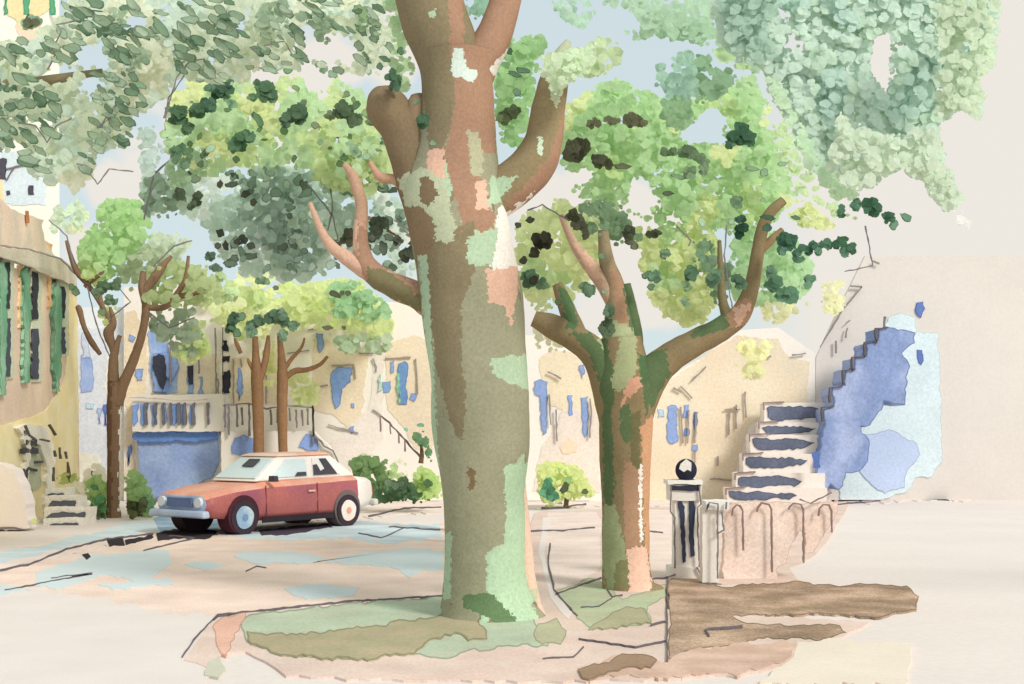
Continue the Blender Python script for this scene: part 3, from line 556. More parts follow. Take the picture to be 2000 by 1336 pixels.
# ============================================================ slender tree at the left kerb
D5=24
t5=thing('slender_tree','thin street tree with a bright green crown, growing between clipped shrubs by the steps','tree',G(222,1010))
BR=(136,108,84)
limb('trunk',[(222,1014,14,D5),(221,960,12,D5),(222,880,12,D5),(223,800,14,D5),(224,745,13,D5)],BR,t5,[((112,86,66),rect(205,700,218,1010)),(WH,rect(232,700,240,1000))],seg=20,d=D5)  # white strip paints the lit right side of the trunk
for pts in ([(228,790,13),(240,752,11),(262,700,9),(278,650,8),(285,600,8),(278,560,8),(280,530,5)],[(222,705,3),(220,680,7),(212,650,10),(222,630,6),(215,600,3)],[(196,692,4),(180,670,6),(165,640,5),(155,605,6),(150,598,4)],
            [(280,572,8),(300,545,9),(318,520,7),(335,500,3)],[(284,600,6),(320,600,6),(350,580,6),(375,575,5),(400,565,3)],[(325,600,5),(345,575,6),(362,545,5),(368,500,3)],[(200,600,4),(175,560,5),(150,530,6),(135,490,4),(130,470,3)],[(165,560,4),(185,545,4),(200,530,4),(190,520,3)],[(222,640,4),(206,610,4),(195,580,5),(200,555,3)],[(234,655,4),(222,700,9),(222,760,12)]):
    limb('limb',[(x,y,r,D5) for x,y,r in pts],BR if pts[0][0]>200 else (128,100,78),t5,seg=12,d=D5)
c=Leaves(31)
c.mass([(190,400),(225,382),(270,392),(300,440),(290,470),(245,505),(215,545),(170,550),(150,520),(150,480),(180,440)],(156,202,122),24.6,2,12,6,alt=((.3,(168,206,130)),))
c.mass([(95,430),(120,395),(160,385),(175,420),(150,460),(110,460),(95,450)],(206,220,170),25,1,11,3,alt=((0,(190,214,180)),))
c.mass([(150,500),(200,540),(205,560),(175,560),(148,530)],(190,212,124),24.2,.6,10,3)
c.mass([(240,500),(300,460),(360,450),(375,480),(340,520),(280,540),(260,570),(240,560),(225,540)],(170,188,148),24.8,1.4,11,4,alt=((.1,(184,200,172)),))
c.mass([(275,530),(340,510),(400,515),(440,560),(440,590),(380,600),(310,600),(280,590)],(168,188,120),24.4,1.6,11,4.5)
c.mass([(290,600),(380,600),(400,650),(390,700),(340,690),(290,640)],(150,172,142),24.6,1.2,11,4.5,alt=((.15,(136,162,132)),))
c.mass([(350,670),(395,620),(415,680),(395,705),(365,715),(330,690)],(190,210,124),24.4,.8,10,4)
c.mass([(190,590),(225,590),(230,640),(205,640),(190,620)],(196,208,124),24.2,.6,8,3)
c.spots([(205,560,15,1.2,0),(225,555,14),(190,570,12),(215,585,13,1.2,1.2),(200,610,9),(225,590,9)],23,(82,116,76))
c.spots([(148,570,9,1.3,1.2),(140,560,7)],23,(92,128,84))
c.build('crown',t5)
for pts in ([(215,620),(255,590),(230,560)],[(300,520),(340,480),(375,470)],[(290,610),(330,640),(380,620)],[(95,430),(130,460),(145,520)],[(170,560),(190,640),(215,700)]):
    stroke('twig',pts,FP(23.3),2.6,parent=t5,th=.02)
# ============================================================ two small trees behind the railing
def small_tree(label,x,stem,limbs,massl,spots,seed):
    t=thing('small_tree',label,'tree',W(x,978,28.2)*1.0,'small trees behind the railing')
    limb('trunk',stem,(138,104,74),t,seg=14,d=28,rough=.05)
    for l in limbs: limb('limb',l,(146,110,80),t,seg=10,d=28,rough=.05)
    c=Leaves(seed)
    for a in massl: c.mass(*a[0],**a[1])
    for a in spots: c.spots(*a)
    c.build('crown',t)
q=28.2
small_tree('left of two small trees behind the white railing, with a short forked crown',505,[(508,976,11,q),(506,900,11,q),(504,800,11,q),(502,740,12,q),(500,700,8,q),(498,655,5,q)],
  [[(506,745,7,q),(516,715,7,q),(522,680,6,q),(524,655,3,q)],[(500,730,5,q),(488,710,4,q),(484,700,2,q)],[(470,690,4,q),(462,670,4,q),(458,660,2,q)]],
  [(([(380,560),(450,540),(500,510),(540,540),(545,620),(520,660),(470,670),(430,640),(390,600)],(196,213,136),q+.5,2.4,12,5),dict(alt=((.2,(182,204,126)),(-.3,(206,218,150)))))],
  [([(455,625,14,1.6,1.2),(450,640,13),(462,650,9),(470,618,10)],26,(66,104,72)),([(410,560,14),(430,540,14),(450,575,18)],26.4,(160,186,124))],41)
small_tree('right of two small trees behind the white railing, leaning branch toward the blue windows',550,[(553,976,10,q),(553,900,9,q),(551,800,10,q),(552,740,11,q),(549,690,7,q),(545,650,4,q)],
  [[(556,740,5,q),(575,725,6,q),(600,722,5,q),(625,712,4,q),(640,696,3,q)],[(556,720,5,q),(570,700,4,q),(588,680,3,q),(595,660,2,q)]],
  [(([(540,540),(580,550),(640,540),(700,550),(745,580),(775,620),(770,660),(730,660),(660,645),(600,640),(560,645),(540,620)],(198,214,134),q+.5,2.4,12,5.5),{}),
   (([(640,555),(700,552),(750,580),(775,615),(740,630),(690,625),(650,620)],(146,196,134),q-1,.8,11,5),{}),
   (([(640,650),(760,650),(780,670),(740,690),(680,690),(650,680)],(164,188,146),q-.6,.6,10,4),{}),
   (([(560,720),(600,718),(625,760),(622,795),(565,795)],(206,217,148),q+.8,.6,11,5),{}),(([(515,665),(540,665),(540,760),(515,755)],(206,214,134),q+.8,.4,9,5),{})],
  [([(500,630,16,1.5,.1),(535,620,18,1.5,.2),(555,625,15),(570,635,14),(490,645,14),(550,655,12,1.4,1.2),(548,608,10)],26,(74,112,78)),([(655,575,8,1.5,.4),(668,572,6),(680,573,6),(538,562,6)],26,(76,80,50)),([(508,545,12,1.4,0),(520,550,8)],26,(104,146,98)),([(672,640,5),(640,640,7,1.5,0)],26,(84,84,60))],43)
# ============================================================ houses
YEL=(229,214,188);BL=(126,150,198);DK=(58,60,74);CREAM=(235,226,204)
PW=(224,217,209)
def house(name,label,x0,y0,x1,d,base=PW,depth=6,yb=None,outline=None,cat='house'):
    yb=yb or HY+1.6*F/d
    h=thing(name,label,cat,W((x0+x1)/2,yb,d))
    slab('wall',outline or [(x0,yb),(x0,y0),(x1,y0),(x1,yb)],FP(d),depth,base,h,amp=0,var=.04,key=(1.03 if x0>1500 else .82))
    return h
def patch(h,poly,d,rgb=YEL,off=.012,name='stucco_and_shade',amp=2.2,rim=0,var=.05,rgb2=None):
    return slab(name,poly,FP(d),.02+off,rgb,h,off=off,amp=amp,rim=rim,var=var+.05,rgb2=rgb2)
def window(h,poly,d,rgb=BL,pane=None,name='window',off=.032,amp=2,var=.14,plane=None,rgb2=None,frame=None):
    pl=plane or FP(d)
    o=slab(name,poly,pl,.08,rgb,h,off=off,amp=amp,step=6,rim=1.6,var=var,rgb2=rgb2)
    if pane: slab('pane',pane,pl,.03,DK,o,off=off+.03,amp=1.2,step=6,var=.2)
    if frame:
        for pts in frame: stroke('frame',pts,pl,2.6,parent=o,off=off+.05,th=.05)
    return o
# --- tall ochre house far left, seen through the leaves
dT=31
hT=house('tall_house','tall ochre house glimpsed through the upper left leaves, with thin green shutters',-260,-120,96,dT,base=(226,224,210),depth=.7)
patch(hT,[(10,-20),(108,-20),(95,20),(60,45),(45,60),(30,40),(12,30)],dT,(232,200,150),.02)
patch(hT,[(30,50),(75,40),(90,90),(40,80)],dT,(226,196,170),.016)
for x in (50,100,10): window(hT,[(x-5,-30),(x+5,-30),(x+6,26),(x-2,28)],dT,(84,160,120),name='shutter')
for p in (rect(-2,310,12,350),rect(60,310,72,335),rect(56,362,66,380),rect(12,372,20,382),rect(-40,310,-28,350)): window(hT,p,dT,(76,74,86))
patch(hT,[(-30,300),(90,290),(90,400),(-30,400)],dT,(206,220,226),.014)
patch(hT,[(-60,340),(4,345),(10,400),(-60,400)],dT,(234,196,150),.02)
for p in ([(12,330),(45,322),(60,322)],[(12,352),(25,330)]): stroke('bracket',p,FP(dT),3,parent=hT,off=.05)
# --- beige house with green shutters, its street front running away from us
PA=Plane((-8.87,21.3,0),(0.9889,0.149,0))
a0=PA.at(60,1000)
hA=thing('townhouse','tan townhouse at far left with green shutters, mansard roof and an ochre ground floor','house',Vector((a0.x,a0.y,0)))
slab('wall',[(-230,1260),(-230,470),(150,548),(156,985),(80,1032)],PA,6,(205,184,160),hA,amp=0,rgb2=(198,178,158),var=.1,d=24)
slab('stucco_and_shade',[(-200,1200),(-200,830),(0,830),(60,815),(90,805),(128,740),(134,640),(130,560),(142,560),(151,600),(154,880),(152,985),(100,1030),(20,1040)],PA,.05,(248,200,150),hA,off=.02,rgb2=(246,208,168),var=.06,d=24)
for x,y0,y1 in ((-22,470,775),(4,505,772),(50,520,748),(110,545,765)):
    slab('shutter',[(x-5,y0+8),(x+4,y0),(x+11,y0+30),(x+10,y1-90),(x+8,y1),(x-3,y1)],PA,.06,(104,154,122),hA,off=.07,amp=1.6,rim=1.2,rgb2=(134,176,146),d=24)
for x,y0,y1,sp in ((15,512,735,608),(70,532,740,628),(122,560,690,625)):
    w_=slab('window',[(x-8,y0-8),(x+4,y0-14),(x+12,y0),(x+12,y1+4),(x-6,y1+6)],PA,.05,(196,204,178),hA,off=.03,amp=1.2,d=24)
    slab('pane',rect(x-6,y0,x+5,sp-4),PA,.03,(62,64,70),w_,off=.05,amp=1.6,var=.2,d=24)
    slab('pane',rect(x-6,sp+14,x+6,y1-(0 if x<100 else 0)),PA,.03,(74,78,88),w_,off=.05,amp=1.6,var=.2,d=24)
    stroke('frame',[(x-12,y0),(x-8,y0-18),(x+4,y0-22),(x+14,y0-8)],PA,3.5,rgb=(120,108,98),parent=w_,off=.09)
slab('trim',[(90,470),(104,478),(100,520),(102,600),(94,600),(96,520)],PA,.05,(206,168,126),hA,off=.03,d=24)
slab('trim',[(38,520),(44,520),(43,640),(38,640)],PA,.05,(222,186,140),hA,off=.03,d=24)
# cornice and roof
slab('cornice',[(-230,445),(20,486),(90,492),(140,520),(152,545),(150,562),(100,540),(40,512),(0,500),(-230,478)],PA,.12,(206,200,178),hA,off=.14,amp=2,rgb2=(196,188,166),d=24)
stroke('gutter',[(-10,478),(60,488),(120,505),(150,535)],PA,3,rgb=(140,134,126),parent=hA,off=.35)
slab('roof',[(-230,350),(0,388),(28,412),(60,425),(82,430),(84,470),(110,500),(0,490),(-230,460)],PA,.25,(208,188,166),hA,off=.1,amp=2.5,rgb2=(190,178,160),var=.12,d=24)
stroke('finial',[(54,412),(56,436)],PA,4,rgb=(168,112,76),parent=hA,off=.15)
# porch and door of the beige house
slab('porch_surround',[(50,985),(52,880),(45,850),(35,835),(60,828),(90,835),(106,870),(108,910),(104,1000),(90,1000),(92,910),(80,870),(62,860)],PA,.08,(236,228,212),hA,off=.1,amp=2,d=24)
dd=slab('door',[(48,880),(78,872),(82,910),(80,950),(66,958),(56,950),(58,900)],PA,.1,(172,176,152),hA,off=.05,amp=2,d=24)
for p in (rect(50,858,72,870),rect(44,876,76,886),rect(72,900,86,905),rect(44,915,54,965),[(54,912),(74,916),(74,920),(54,918)],rect(46,842,56,852)): slab('door_panel',p,PA,.05,(82,82,84),dd,off=.1,amp=1.5,d=24)
for p in ([(50,830),(58,850),(70,858)],[(80,858),(98,862)],[(98,830),(110,850)],[(108,880),(110,892)],[(118,874),(120,896)],[(130,882),(132,896)],[(106,912),(106,940)]): stroke('ironwork',p,PA,3.2,rgb=(96,90,86),parent=hA,off=.3)
for (x,y,r) in ((40,862,13),(38,848,8)): pass
# white garden wall in front
gw=thing('garden_wall','plain rounded white garden wall at the lower left edge, in front of the ochre ground floor','wall',G(-10,1036))
slab('wall',[(-260,1036),(-260,890),(0,905),(25,918),(42,950),(52,1000),(54,1034)],FP(20.6),.4,PAPER,gw,amp=1.5,var=.03)
stroke('coping',[(-10,1034),(15,1030),(40,1034)],FP(20.6),4,parent=gw,off=.02)
# stone steps at the left
st=thing('stone_steps','short flight of white steps with slate risers climbing beside the shrubs at the left','steps',G(125,1040))
for i,(x0,x1,y,yt) in enumerate(((88,152,1040,1022),(90,168,1018,1000),(92,150,996,978),(92,126,972,962))):
    z1=(HY-yt+6)/F; d0=22+i*.35
    slab('step',[(x0-4,y+8),(x0-4,yt-9),(x1+6,yt-9),(x1+6,y+8)],FP(d0),.4,(236,228,216),st,amp=1)
    slab('riser',[(x0+4,y-1),(x0,y-6),(x0+10,yt+2),(x1-4,yt),(x1,yt+5),(x1-6,y-3)],FP(d0),.03,(92,94,106),st,off=.03,amp=1.5,rim=1.3,var=.15)
# --- narrow house, its shaded side painted pale blue
dH=30
hB=house('narrow_house','narrow house, its shaded side painted pale blue, just right of the tan townhouse, half behind the slender trunk',152,600,242,dH+.3,base=(214,220,228))
patch(hB,[(154,640),(238,640),(238,985),(154,985)],dH+.3,(212,218,228),.01)
patch(hB,[(158,690),(178,690),(184,740),(178,765),(156,768)],dH+.3,(150,170,212),.02,rim=1.5,rgb2=(120,150,205))  # blue shade of the house side, painted on the wall
window(hB,rect(168,788,182,798),dH+.3,(176,200,220)); window(hB,rect(190,798,198,828),dH+.3,(156,176,214)); window(hB,rect(202,790,209,830),dH+.3,(92,112,178)); window(hB,rect(160,650,176,700),dH+.3,(196,206,226))
patch(hB,[(206,700),(240,690),(240,980),(212,980)],dH+.3,(236,228,218),.02)
patch(hB,[(150,880),(190,890),(200,920),(240,920),(240,985),(150,985)],dH+.3,(224,222,206),.025)
# --- house with balcony and blue porch shade painted below
hC=house('balcony_house','cream house with a white balustrade over a broad blue garage door with porch shade painted in, behind the red car',242,560,434,dH)
patch(hC,[(244,610),(262,606),(282,640),(290,700),(284,770),(262,790),(262,840),(246,840)],dH,(226,208,178))
patch(hC,[(296,700),(430,690),(430,778),(296,778)],dH,(226,212,188)); patch(hC,rect(246,842,262,980),dH,(226,212,188))
window(hC,[(290,645),(312,652),(330,680),(340,690),(345,700),(346,765),(325,772),(300,768),(292,720)],dH,(174,194,224),rgb2=(130,158,208))
window(hC,[(298,690),(310,686),(345,690),(345,720),(335,745),(322,735),(325,765),(298,765)],dH,BL,pane=[(299,696),(310,690),(320,694),(322,715),(325,740),(318,762),(308,750),(300,720)],off=.1)
window(hC,[(365,715),(378,712),(378,768),(366,768)],dH,(130,158,208),pane=[(366,714),(377,714),(377,750),(368,751)])
window(hC,rect(264,720,278,745),dH,BL,amp=2.5); window(hC,[(252,655),(262,658),(260,668),(250,664)],dH,BL)
window(hC,rect(388,735,396,808),dH,BL,name='downpipe')
for p in ([(388,640),(388,730)],[(333,650),(333,755)],[(362,650),(364,690)],[(420,640),(422,770)],[(425,740),(430,850)],[(424,800),(428,846)]): stroke('glazing_bar',p,FP(dH),3,rgb=(130,124,124),parent=hC,off=.14)
bal=thing('balustrade','white balcony balustrade with blue gaps above the blue garage door','balustrade',W(345,845,dH-.6))
slab('panel',[(258,843),(258,772),(432,770),(432,843)],FP(dH-.5),.3,(222,217,208),bal,amp=.8,var=.03)
for x,wd in ((263,12),(281,13),(300,11),(320,10),(340,11),(357,10),(375,8)):
    slab('gap',[(x-wd/2,792),(x+wd/2,788),(x+wd/2,822),(x-1,832),(x-wd/2,826)],FP(dH-.5),.03,(112,142,200),bal,off=.03,amp=1.5,rim=1.2,var=.12)
for x in (284,303,318,332,348,360,377,405): slab('baluster',[(x-2,788),(x+2,786),(x+3,828),(x-1,830)],FP(dH-.5),.08,(104,100,106),bal,off=.1,amp=1)
stroke('handrail',[(250,776),(300,778),(350,783),(405,780)],FP(dH-.5),2.6,rgb=(180,168,160),parent=bal,off=.12)
gd=thing('garage_door','broad blue garage door with porch shade painted in, behind the bonnet of the red car','garage door',W(345,975,dH-.3))
slab('door_leaf',[(268,846),(425,846),(428,900),(415,930),(385,950),(300,975),(280,960),(270,900)],FP(dH-.2),.08,(142,164,204),gd,off=.08,amp=2,rim=2,rgb2=(124,146,196),var=.14)  # porch shade under the balcony goes into the door's blue
slab('shadow_band',[(258,845),(275,840),(425,842),(428,858),(400,861),(270,864),(257,856)],FP(dH-.2),.08,(92,128,196),gd,off=.16,amp=2,rim=1.5,var=.12)  # shadow band under the balcony, built as a blue strip
window(hC,[(250,872),(256,868),(256,890),(251,910),(247,890)],dH,(112,142,200))
# --- long house with two small trees in front
hD=house('terrace_house','white and cream terraced house with scattered blue windows behind the two small trees',436,590,862,dH)
for p in ([(442,700),(500,690),(500,792),(445,792)],[(610,660),(720,680),(712,760),(700,860),(672,830),(655,812),(612,800)],[(752,680),(770,665),(812,655),(836,665),(850,760),(846,880),(810,880),(795,840),(755,800)],[(520,680),(560,680),(560,790),(522,785)]): patch(hD,p,dH,(226,209,184))
patch(hD,[(738,650),(750,650),(750,860),(640,960),(640,870),(720,800)],dH,PAPER,.016,var=.03)
for p in (rect(435,665,446,685),rect(435,695,447,708),rect(435,722,449,768)): window(hD,p,dH,(52,52,62),var=.2,amp=2.4)
window(hD,[(465,718),(472,722),(474,768),(466,784),(463,770)],dH,(124,150,206))
window(hD,[(618,650),(630,652),(632,680),(624,690),(618,676)],dH,BL); window(hD,rect(665,655,674,680),dH,BL); window(hD,[(692,668),(702,665),(704,680),(694,682)],dH,BL)
window(hD,[(646,730),(660,716),(688,718),(686,748),(670,760),(662,795),(652,800),(648,770)],dH,(112,142,196),rgb2=(130,158,208))
window(hD,[(778,710),(792,704),(798,716),(794,788),(782,790),(777,750)],dH,(100,136,186),frame=None); window(hD,[(776,730),(780,728),(782,788),(777,785)],dH,(130,190,170),off=.06)
window(hD,[(762,706),(770,704),(770,728),(762,730)],dH,(128,156,206)); window(hD,[(746,745),(762,744),(760,764),(750,768)],dH,(116,150,196)); window(hD,[(738,735),(745,730),(745,760),(740,765)],dH,(168,206,190),off=.06)
window(hD,rect(686,788,692,796),dH,BL); window(hD,[(680,834),(692,832),(694,846),(684,848)],dH,BL); window(hD,[(804,770),(812,768),(810,782),(803,780)],dH,BL)
for p in ([(648,714),(690,712),(694,740)],[(752,700),(802,698)],[(700,690),(730,690)],[(728,700),(736,716),(734,726)],[(560,690),(604,684)],[(600,760),(640,752)],[(470,700),(472,716)],[(455,700),(456,790)],[(518,690),(520,790)],[(640,830),(700,846)],[(728,800),(744,812)],[(812,700),(816,770)],[(622,640),(600,645)],[(640,640),(680,636)]): stroke('glazing_bar',p,FP(dH),2.6,rgb=(140,132,130),parent=hD,off=.06)
# white front wall and railing before the long house
fr=thing('railing','thin dark railing on the white garden wall in front of the two small trees','railing',W(525,978,28.6))
slab('plinth',[(432,978),(432,842),(612,842),(640,870),(655,895),(670,978)],FP(28.8),.25,(222,217,208),fr,amp=1,var=.03)
for p in ([(450,870),(458,855),(475,850),(495,858),(500,870),(495,884),(470,890),(452,886)],[(582,872),(592,855),(598,848),(618,852),(622,860),(621,880),(600,882)]): slab('cellar_window',p,FP(28.8),.03,(122,148,204),fr,off=.03,amp=1.5,rim=1.5)
for x,y0,y1 in ((438,790,835),(446,793,850),(462,790,834),(472,795,830),(486,788,852),(528,800,830),(540,798,826),(565,797,822),(578,800,836),(590,800,832),(600,798,830),(611,792,868)):
    stroke('baluster',[(x,y0),(x+1,y1)],FP(28.7),3.4,rgb=(116,110,112),parent=fr,th=.06)
stroke('handrail',[(436,792),(486,788),(520,798),(560,792),(612,796)],FP(28.7),3,rgb=(120,116,118),parent=fr,th=.06)
stroke('stair_edge',[(611,792),(612,850),(628,862),(632,872),(650,880),(658,896),(660,905)],FP(28.7),3.6,rgb=(116,112,112),parent=fr,th=.06)
hr=thing('stair_rail','sloping dark handrail of a front stair close to the left edge of the massive trunk','handrail',W(780,900,28.4))
stroke('rail',[(744,812),(760,826),(780,848),(800,870),(822,894)],FP(28.4),4,rgb=(104,92,88),parent=hr,th=.06)
for x,y in ((742,815),(762,828),(778,846),(790,862)): stroke('post',[(x,y-2),(x+1,y+(28 if x<760 else 20))],FP(28.4),3,rgb=(120,108,102),parent=hr,th=.05,off=.06)
# --- houses right of the trunk
hE=house('cream_house','small cream house seen between the massive trunk and the forked tree',1010,655,1236,dH)
patch(hE,[(1052,700),(1080,680),(1120,690),(1160,720),(1170,800),(1172,900),(1100,900),(1098,800),(1060,780)],dH,(226,212,184))
patch(hE,[(1100,800),(1170,800),(1172,960),(1040,960),(1060,870)],dH,(224,212,200),.016)
window(hE,[(1044,745),(1056,740),(1072,746),(1070,770),(1066,800),(1068,845),(1060,850),(1056,800),(1054,775),(1044,770)],dH,BL)
window(hE,rect(1109,772,1119,812),dH,(124,152,208)); window(hE,[(1134,776),(1148,774),(1148,850),(1140,856),(1137,820)],dH,BL); window(hE,[(1132,716),(1140,712),(1144,730),(1136,740)],dH,BL)
for p in ([(1070,726),(1096,740)],[(1152,778),(1155,800),(1152,855)],[(1072,770),(1076,830)],[(1086,800),(1088,862)]): stroke('glazing_bar',p,FP(dH),3,rgb=(130,124,124),parent=hE,off=.1)
patch(hE,[(1094,875),(1110,858),(1126,865),(1124,880),(1100,886)],dH,(240,205,178),.03)
hF=house('cream_villa','wide cream villa with narrow blue windows behind the dark ball-topped post',1238,690,1592,dH+.2,outline=[(1238,980),(1238,760),(1300,740),(1370,700),(1440,645),(1520,640),(1592,690),(1592,980)])
patch(hF,[(1280,800),(1300,750),(1370,700),(1440,655),(1520,660),(1540,700),(1580,705),(1576,790),(1500,800),(1465,830),(1440,900),(1425,980),(1262,980),(1270,850)],dH+.2,(226,213,188),rgb2=(228,210,182))
window(hF,[(1304,795),(1312,790),(1322,792),(1323,860),(1314,868),(1303,860)],dH+.2,BL); window(hF,rect(1336,790,1346,816),dH+.2,(124,152,208)); window(hF,rect(1284,800,1298,816),dH+.2,(160,186,212))
window(hF,rect(1338,838,1346,852),dH+.2,(110,140,196)); window(hF,rect(1356,805,1361,848),dH+.2,(110,130,170)); window(hF,rect(1352,868,1362,880),dH+.2,BL)
for p in ([(1330,795),(1334,866)],[(1345,800),(1343,866)],[(1360,805),(1357,865)],[(1415,800),(1446,800)],[(1425,805),(1423,850)],[(1438,790),(1438,838)],[(1455,765),(1457,816)],[(1465,710),(1468,730),(1480,735)],[(1476,702),(1506,696)],[(1548,694),(1574,690)],[(1330,755),(1352,778)],[(1316,758),(1330,766)],[(1358,880),(1357,905)],[(1402,890),(1402,910)],[(1386,935),(1428,938)],[(1380,715),(1350,745)]): stroke('glazing_bar',p,FP(dH+.2),3.2,rgb=(140,130,126),parent=hF,off=.08)
# --- white house at the right with a tall outside stair
hG=house('white_house','plain white house at the right edge with a pale blue patch and two tiny windows',1594,440,2300,dH+.6,depth=.15,outline=[(1594,985),(1594,700),(1640,600),(1690,500),(2300,500),(2300,985)])
patch(hG,[(1640,985),(1640,850),(1700,700),(1735,620),(1760,610),(1785,620),(1790,650),(1832,650),(1838,780),(1840,900),(1820,930),(1790,935),(1770,960),(1700,985)],dH+.6,(204,221,226),.02,var=.05,rim=1.2)
for y in (604,698): window(hG,[(1791,y-14),(1803,y-15),(1806,y-2),(1800,y+14),(1794,y+12),(1790,y)],dH+.6,(88,112,172))
for p in ([(1684,560),(1650,600),(1602,678)],[(1662,558),(1684,560)],[(1633,665),(1633,690)],[(1655,640),(1652,660)],[(1660,625),(1652,632)],[(1706,510),(1718,515)]): stroke('rail',p,FP(dH+.6),3,rgb=(130,122,120),parent=hG,off=.1)
slab('rear_wing',[(1760,985),(1760,730),(2300,730),(2300,985)],FP(dH+1.3),7,PW,hG,amp=0,var=.04)
sp=thing('stair_flight','stair rising to the right, its side painted in slate-blue shade, beside the pale blue wall','stairs',W(1680,978,28.9))
PF=FP(28.6)
slab('side_wall',[(1592,960),(1595,900),(1612,830),(1610,800),(1628,792),(1625,755),(1650,752),(1652,722),(1668,720),(1670,698),(1692,696),(1694,668),(1714,664),(1716,642),(1730,640),(1785,650),(1785,668),(1762,690),(1775,715),(1768,790),(1740,786),(1725,782),(1722,800),(1700,830),(1680,832),(1684,845),(1700,860),(1695,900),(1680,920),(1655,925),(1640,955),(1622,945),(1608,965)],PF,1.1,(116,134,176),sp,amp=2.2,rim=2.2,rgb2=(146,160,196),var=.16)  # slate blue is the stair side's shade put into its colour
slab('stucco_and_shade',[(1690,850),(1735,838),(1790,865),(1797,888),(1770,925),(1766,950),(1730,964),(1700,950),(1680,922),(1684,870)],FP(dH+.6),.05,(168,184,212),hG,off=.035,amp=2,rim=1.5,var=.1)  # more of the stair's blue shade, painted onto the house wall
for i,(x,y) in enumerate(((1610,796),(1625,758),(1651,724),(1669,698),(1693,668),(1715,642))):
    stroke('tread',[(x-3,y+28),(x-4,y),(x+20,y-3)],PF,3.2,rgb=(90,84,86),parent=sp,off=.05,th=.1)
stroke('newel_post',[(1729,618),(1728,640)],PF,4,rgb=(110,104,104),parent=sp,off=.05,th=.06)
sf=thing('front_steps','six wide front steps with dark slate risers, in front of the cream villa','steps',W(1530,980,29))
RS=[(1424,1556,960,978,1615),(1442,1566,931,954,1612),(1457,1578,893,914,1608),(1470,1592,856,880,1606),(1488,1594,832,850,1604),(1498,1616,794,822,1625)]
for i,(x0,x1,y0,y1,xr) in enumerate(RS):
    yt=RS[i][2]-7
    dd_=28.3+i*.22
    slab('step',[(x0-3,984),(x0-5,yt),(xr,yt),(xr,984)],FP(dd_),.5,(224,214,206),sf,amp=1,var=.05)
    slab('riser',[(x0,y0+2),(x0+6,y0),(x1-30,y0+1),(x1,(y0+y1)/2-3),(x1-14,y1-6),(x0+30,y1),(x0+10,y1-1),(x0+2,y1-8)],FP(dd_),.03,(84,92,112),sf,off=.02,amp=2,rim=1.5,var=.18,rgb2=(98,104,124))
    stroke('nosing',[(x0-6,yt+14),(x0-6,yt),(x0+34,yt-2)],FP(dd_),3,rgb=(130,112,108),parent=sf,off=.05)
slab('vent',[(1586,882),(1600,880),(1603,914),(1590,914)],FP(28.2),.03,(80,104,164),sf,off=.06,amp=1.5)
# ============================================================ street furniture at the right
def lathe(name,px,d,prof,rgb,parent,seg=28):
    """prof: (py, radius px)"""
    V=[];Fc=[];c0=W(px,prof[0][0],d)
    for y,r in prof:
        p=W(px,y,d); rr=r/F*d
        for s in range(seg): a=2*math.pi*s/seg; V.append(Vector((p.x+rr*math.cos(a),p.y+rr*math.sin(a),p.z)))
    for i in range(len(prof)-1):
        for s in range(seg): Fc.append((i*seg+s,i*seg+(s+1)%seg,(i+1)*seg+(s+1)%seg,(i+1)*seg+s))
    Fc.append(tuple(reversed(range(seg))));Fc.append(tuple((len(prof)-1)*seg+s for s in range(seg)))
    return link(name,V,Fc,wash(rgb,d,.1),None,parent,smooth=True)
dP=13.7
po=thing('gate_post','slim white post with a black ball finial and two dark grooves, beside the forked tree','post',G(1342,1130))
def box(name,x0,y0,x1,y1,d,th,rgb,parent,amp=.6,off=0,rim=0): return slab(name,rect(x0,y0,x1,y1),FP(d),th,rgb,parent,off=off,amp=amp,rim=rim,var=.06,key=.82)
box('shaft',1318,976,1366,1112,dP,.26,(222,217,210),po)
box('plinth',1308,1108,1374,1131,dP-.03,.34,(228,222,214),po)
box('capital',1308,946,1370,978,dP-.03,.33,(222,217,210),po)
box('cap_band',1311,948,1366,958,dP-.05,.36,(54,56,74),po,amp=1.4)
box('cap_moulding',1304,938,1372,946,dP-.06,.38,(230,224,216),po)
slab('groove',[(1324,980),(1330,976),(1336,990),(1339,1060),(1340,1098),(1334,1100),(1331,1060),(1328,1000)],FP(dP),.02,(58,66,86),po,off=.02,amp=1.2)
slab('groove',[(1346,978),(1356,976),(1358,990),(1354,1040),(1357,1086),(1349,1088),(1346,1040)],FP(dP),.02,(58,66,86),po,off=.02,amp=1.2)
ball=[(939,8)]
lathe('finial',1340,dP+.1,[(940,9),(937,17)]+[(918-22*math.sin(t),21*math.cos(t)) for t in [(-50+i*10)*math.pi/180 for i in range(15)]],(52,54,72),po)
slab('painted_highlight',[(1330,906),(1340,898),(1350,904),(1350,920),(1342,916),(1336,922),(1328,916)],FP(dP-.02),.02,(232,228,222),po,amp=1.2)  # white glint on the ball, built as a small plate
for p in ([(1312,950),(1310,1000),(1318,1012),(1318,1110)],[(1366,950),(1369,985),(1362,990),(1366,1108)],[(1300,1128),(1320,1122)],[(1362,1108),(1372,1128)]): stroke('edge_line',p,FP(dP-.05),3,rgb=(120,114,112),parent=po,th=.02)
wp=thing('white_pillar','plain squat white pillar right of the grooved post, ending the hooped fence','pillar',G(1390,1142))
box('shaft',1372,992,1404,1138,13.2,.2,(222,217,210),wp); box('cap',1378,978,1424,996,13.15,.3,(232,228,222),wp); box('bracket',1404,996,1414,1040,13.2,.1,(232,228,222),wp)
for p in ([(1382,985),(1380,1000),(1386,982),(1402,984),(1402,1130)],[(1410,1000),(1414,1036),(1402,1042)],[(1420,980),(1418,995)],[(1382,1140),(1410,1142)]): stroke('edge_line',p,FP(13.12),3,rgb=(120,114,112),parent=wp,th=.02)
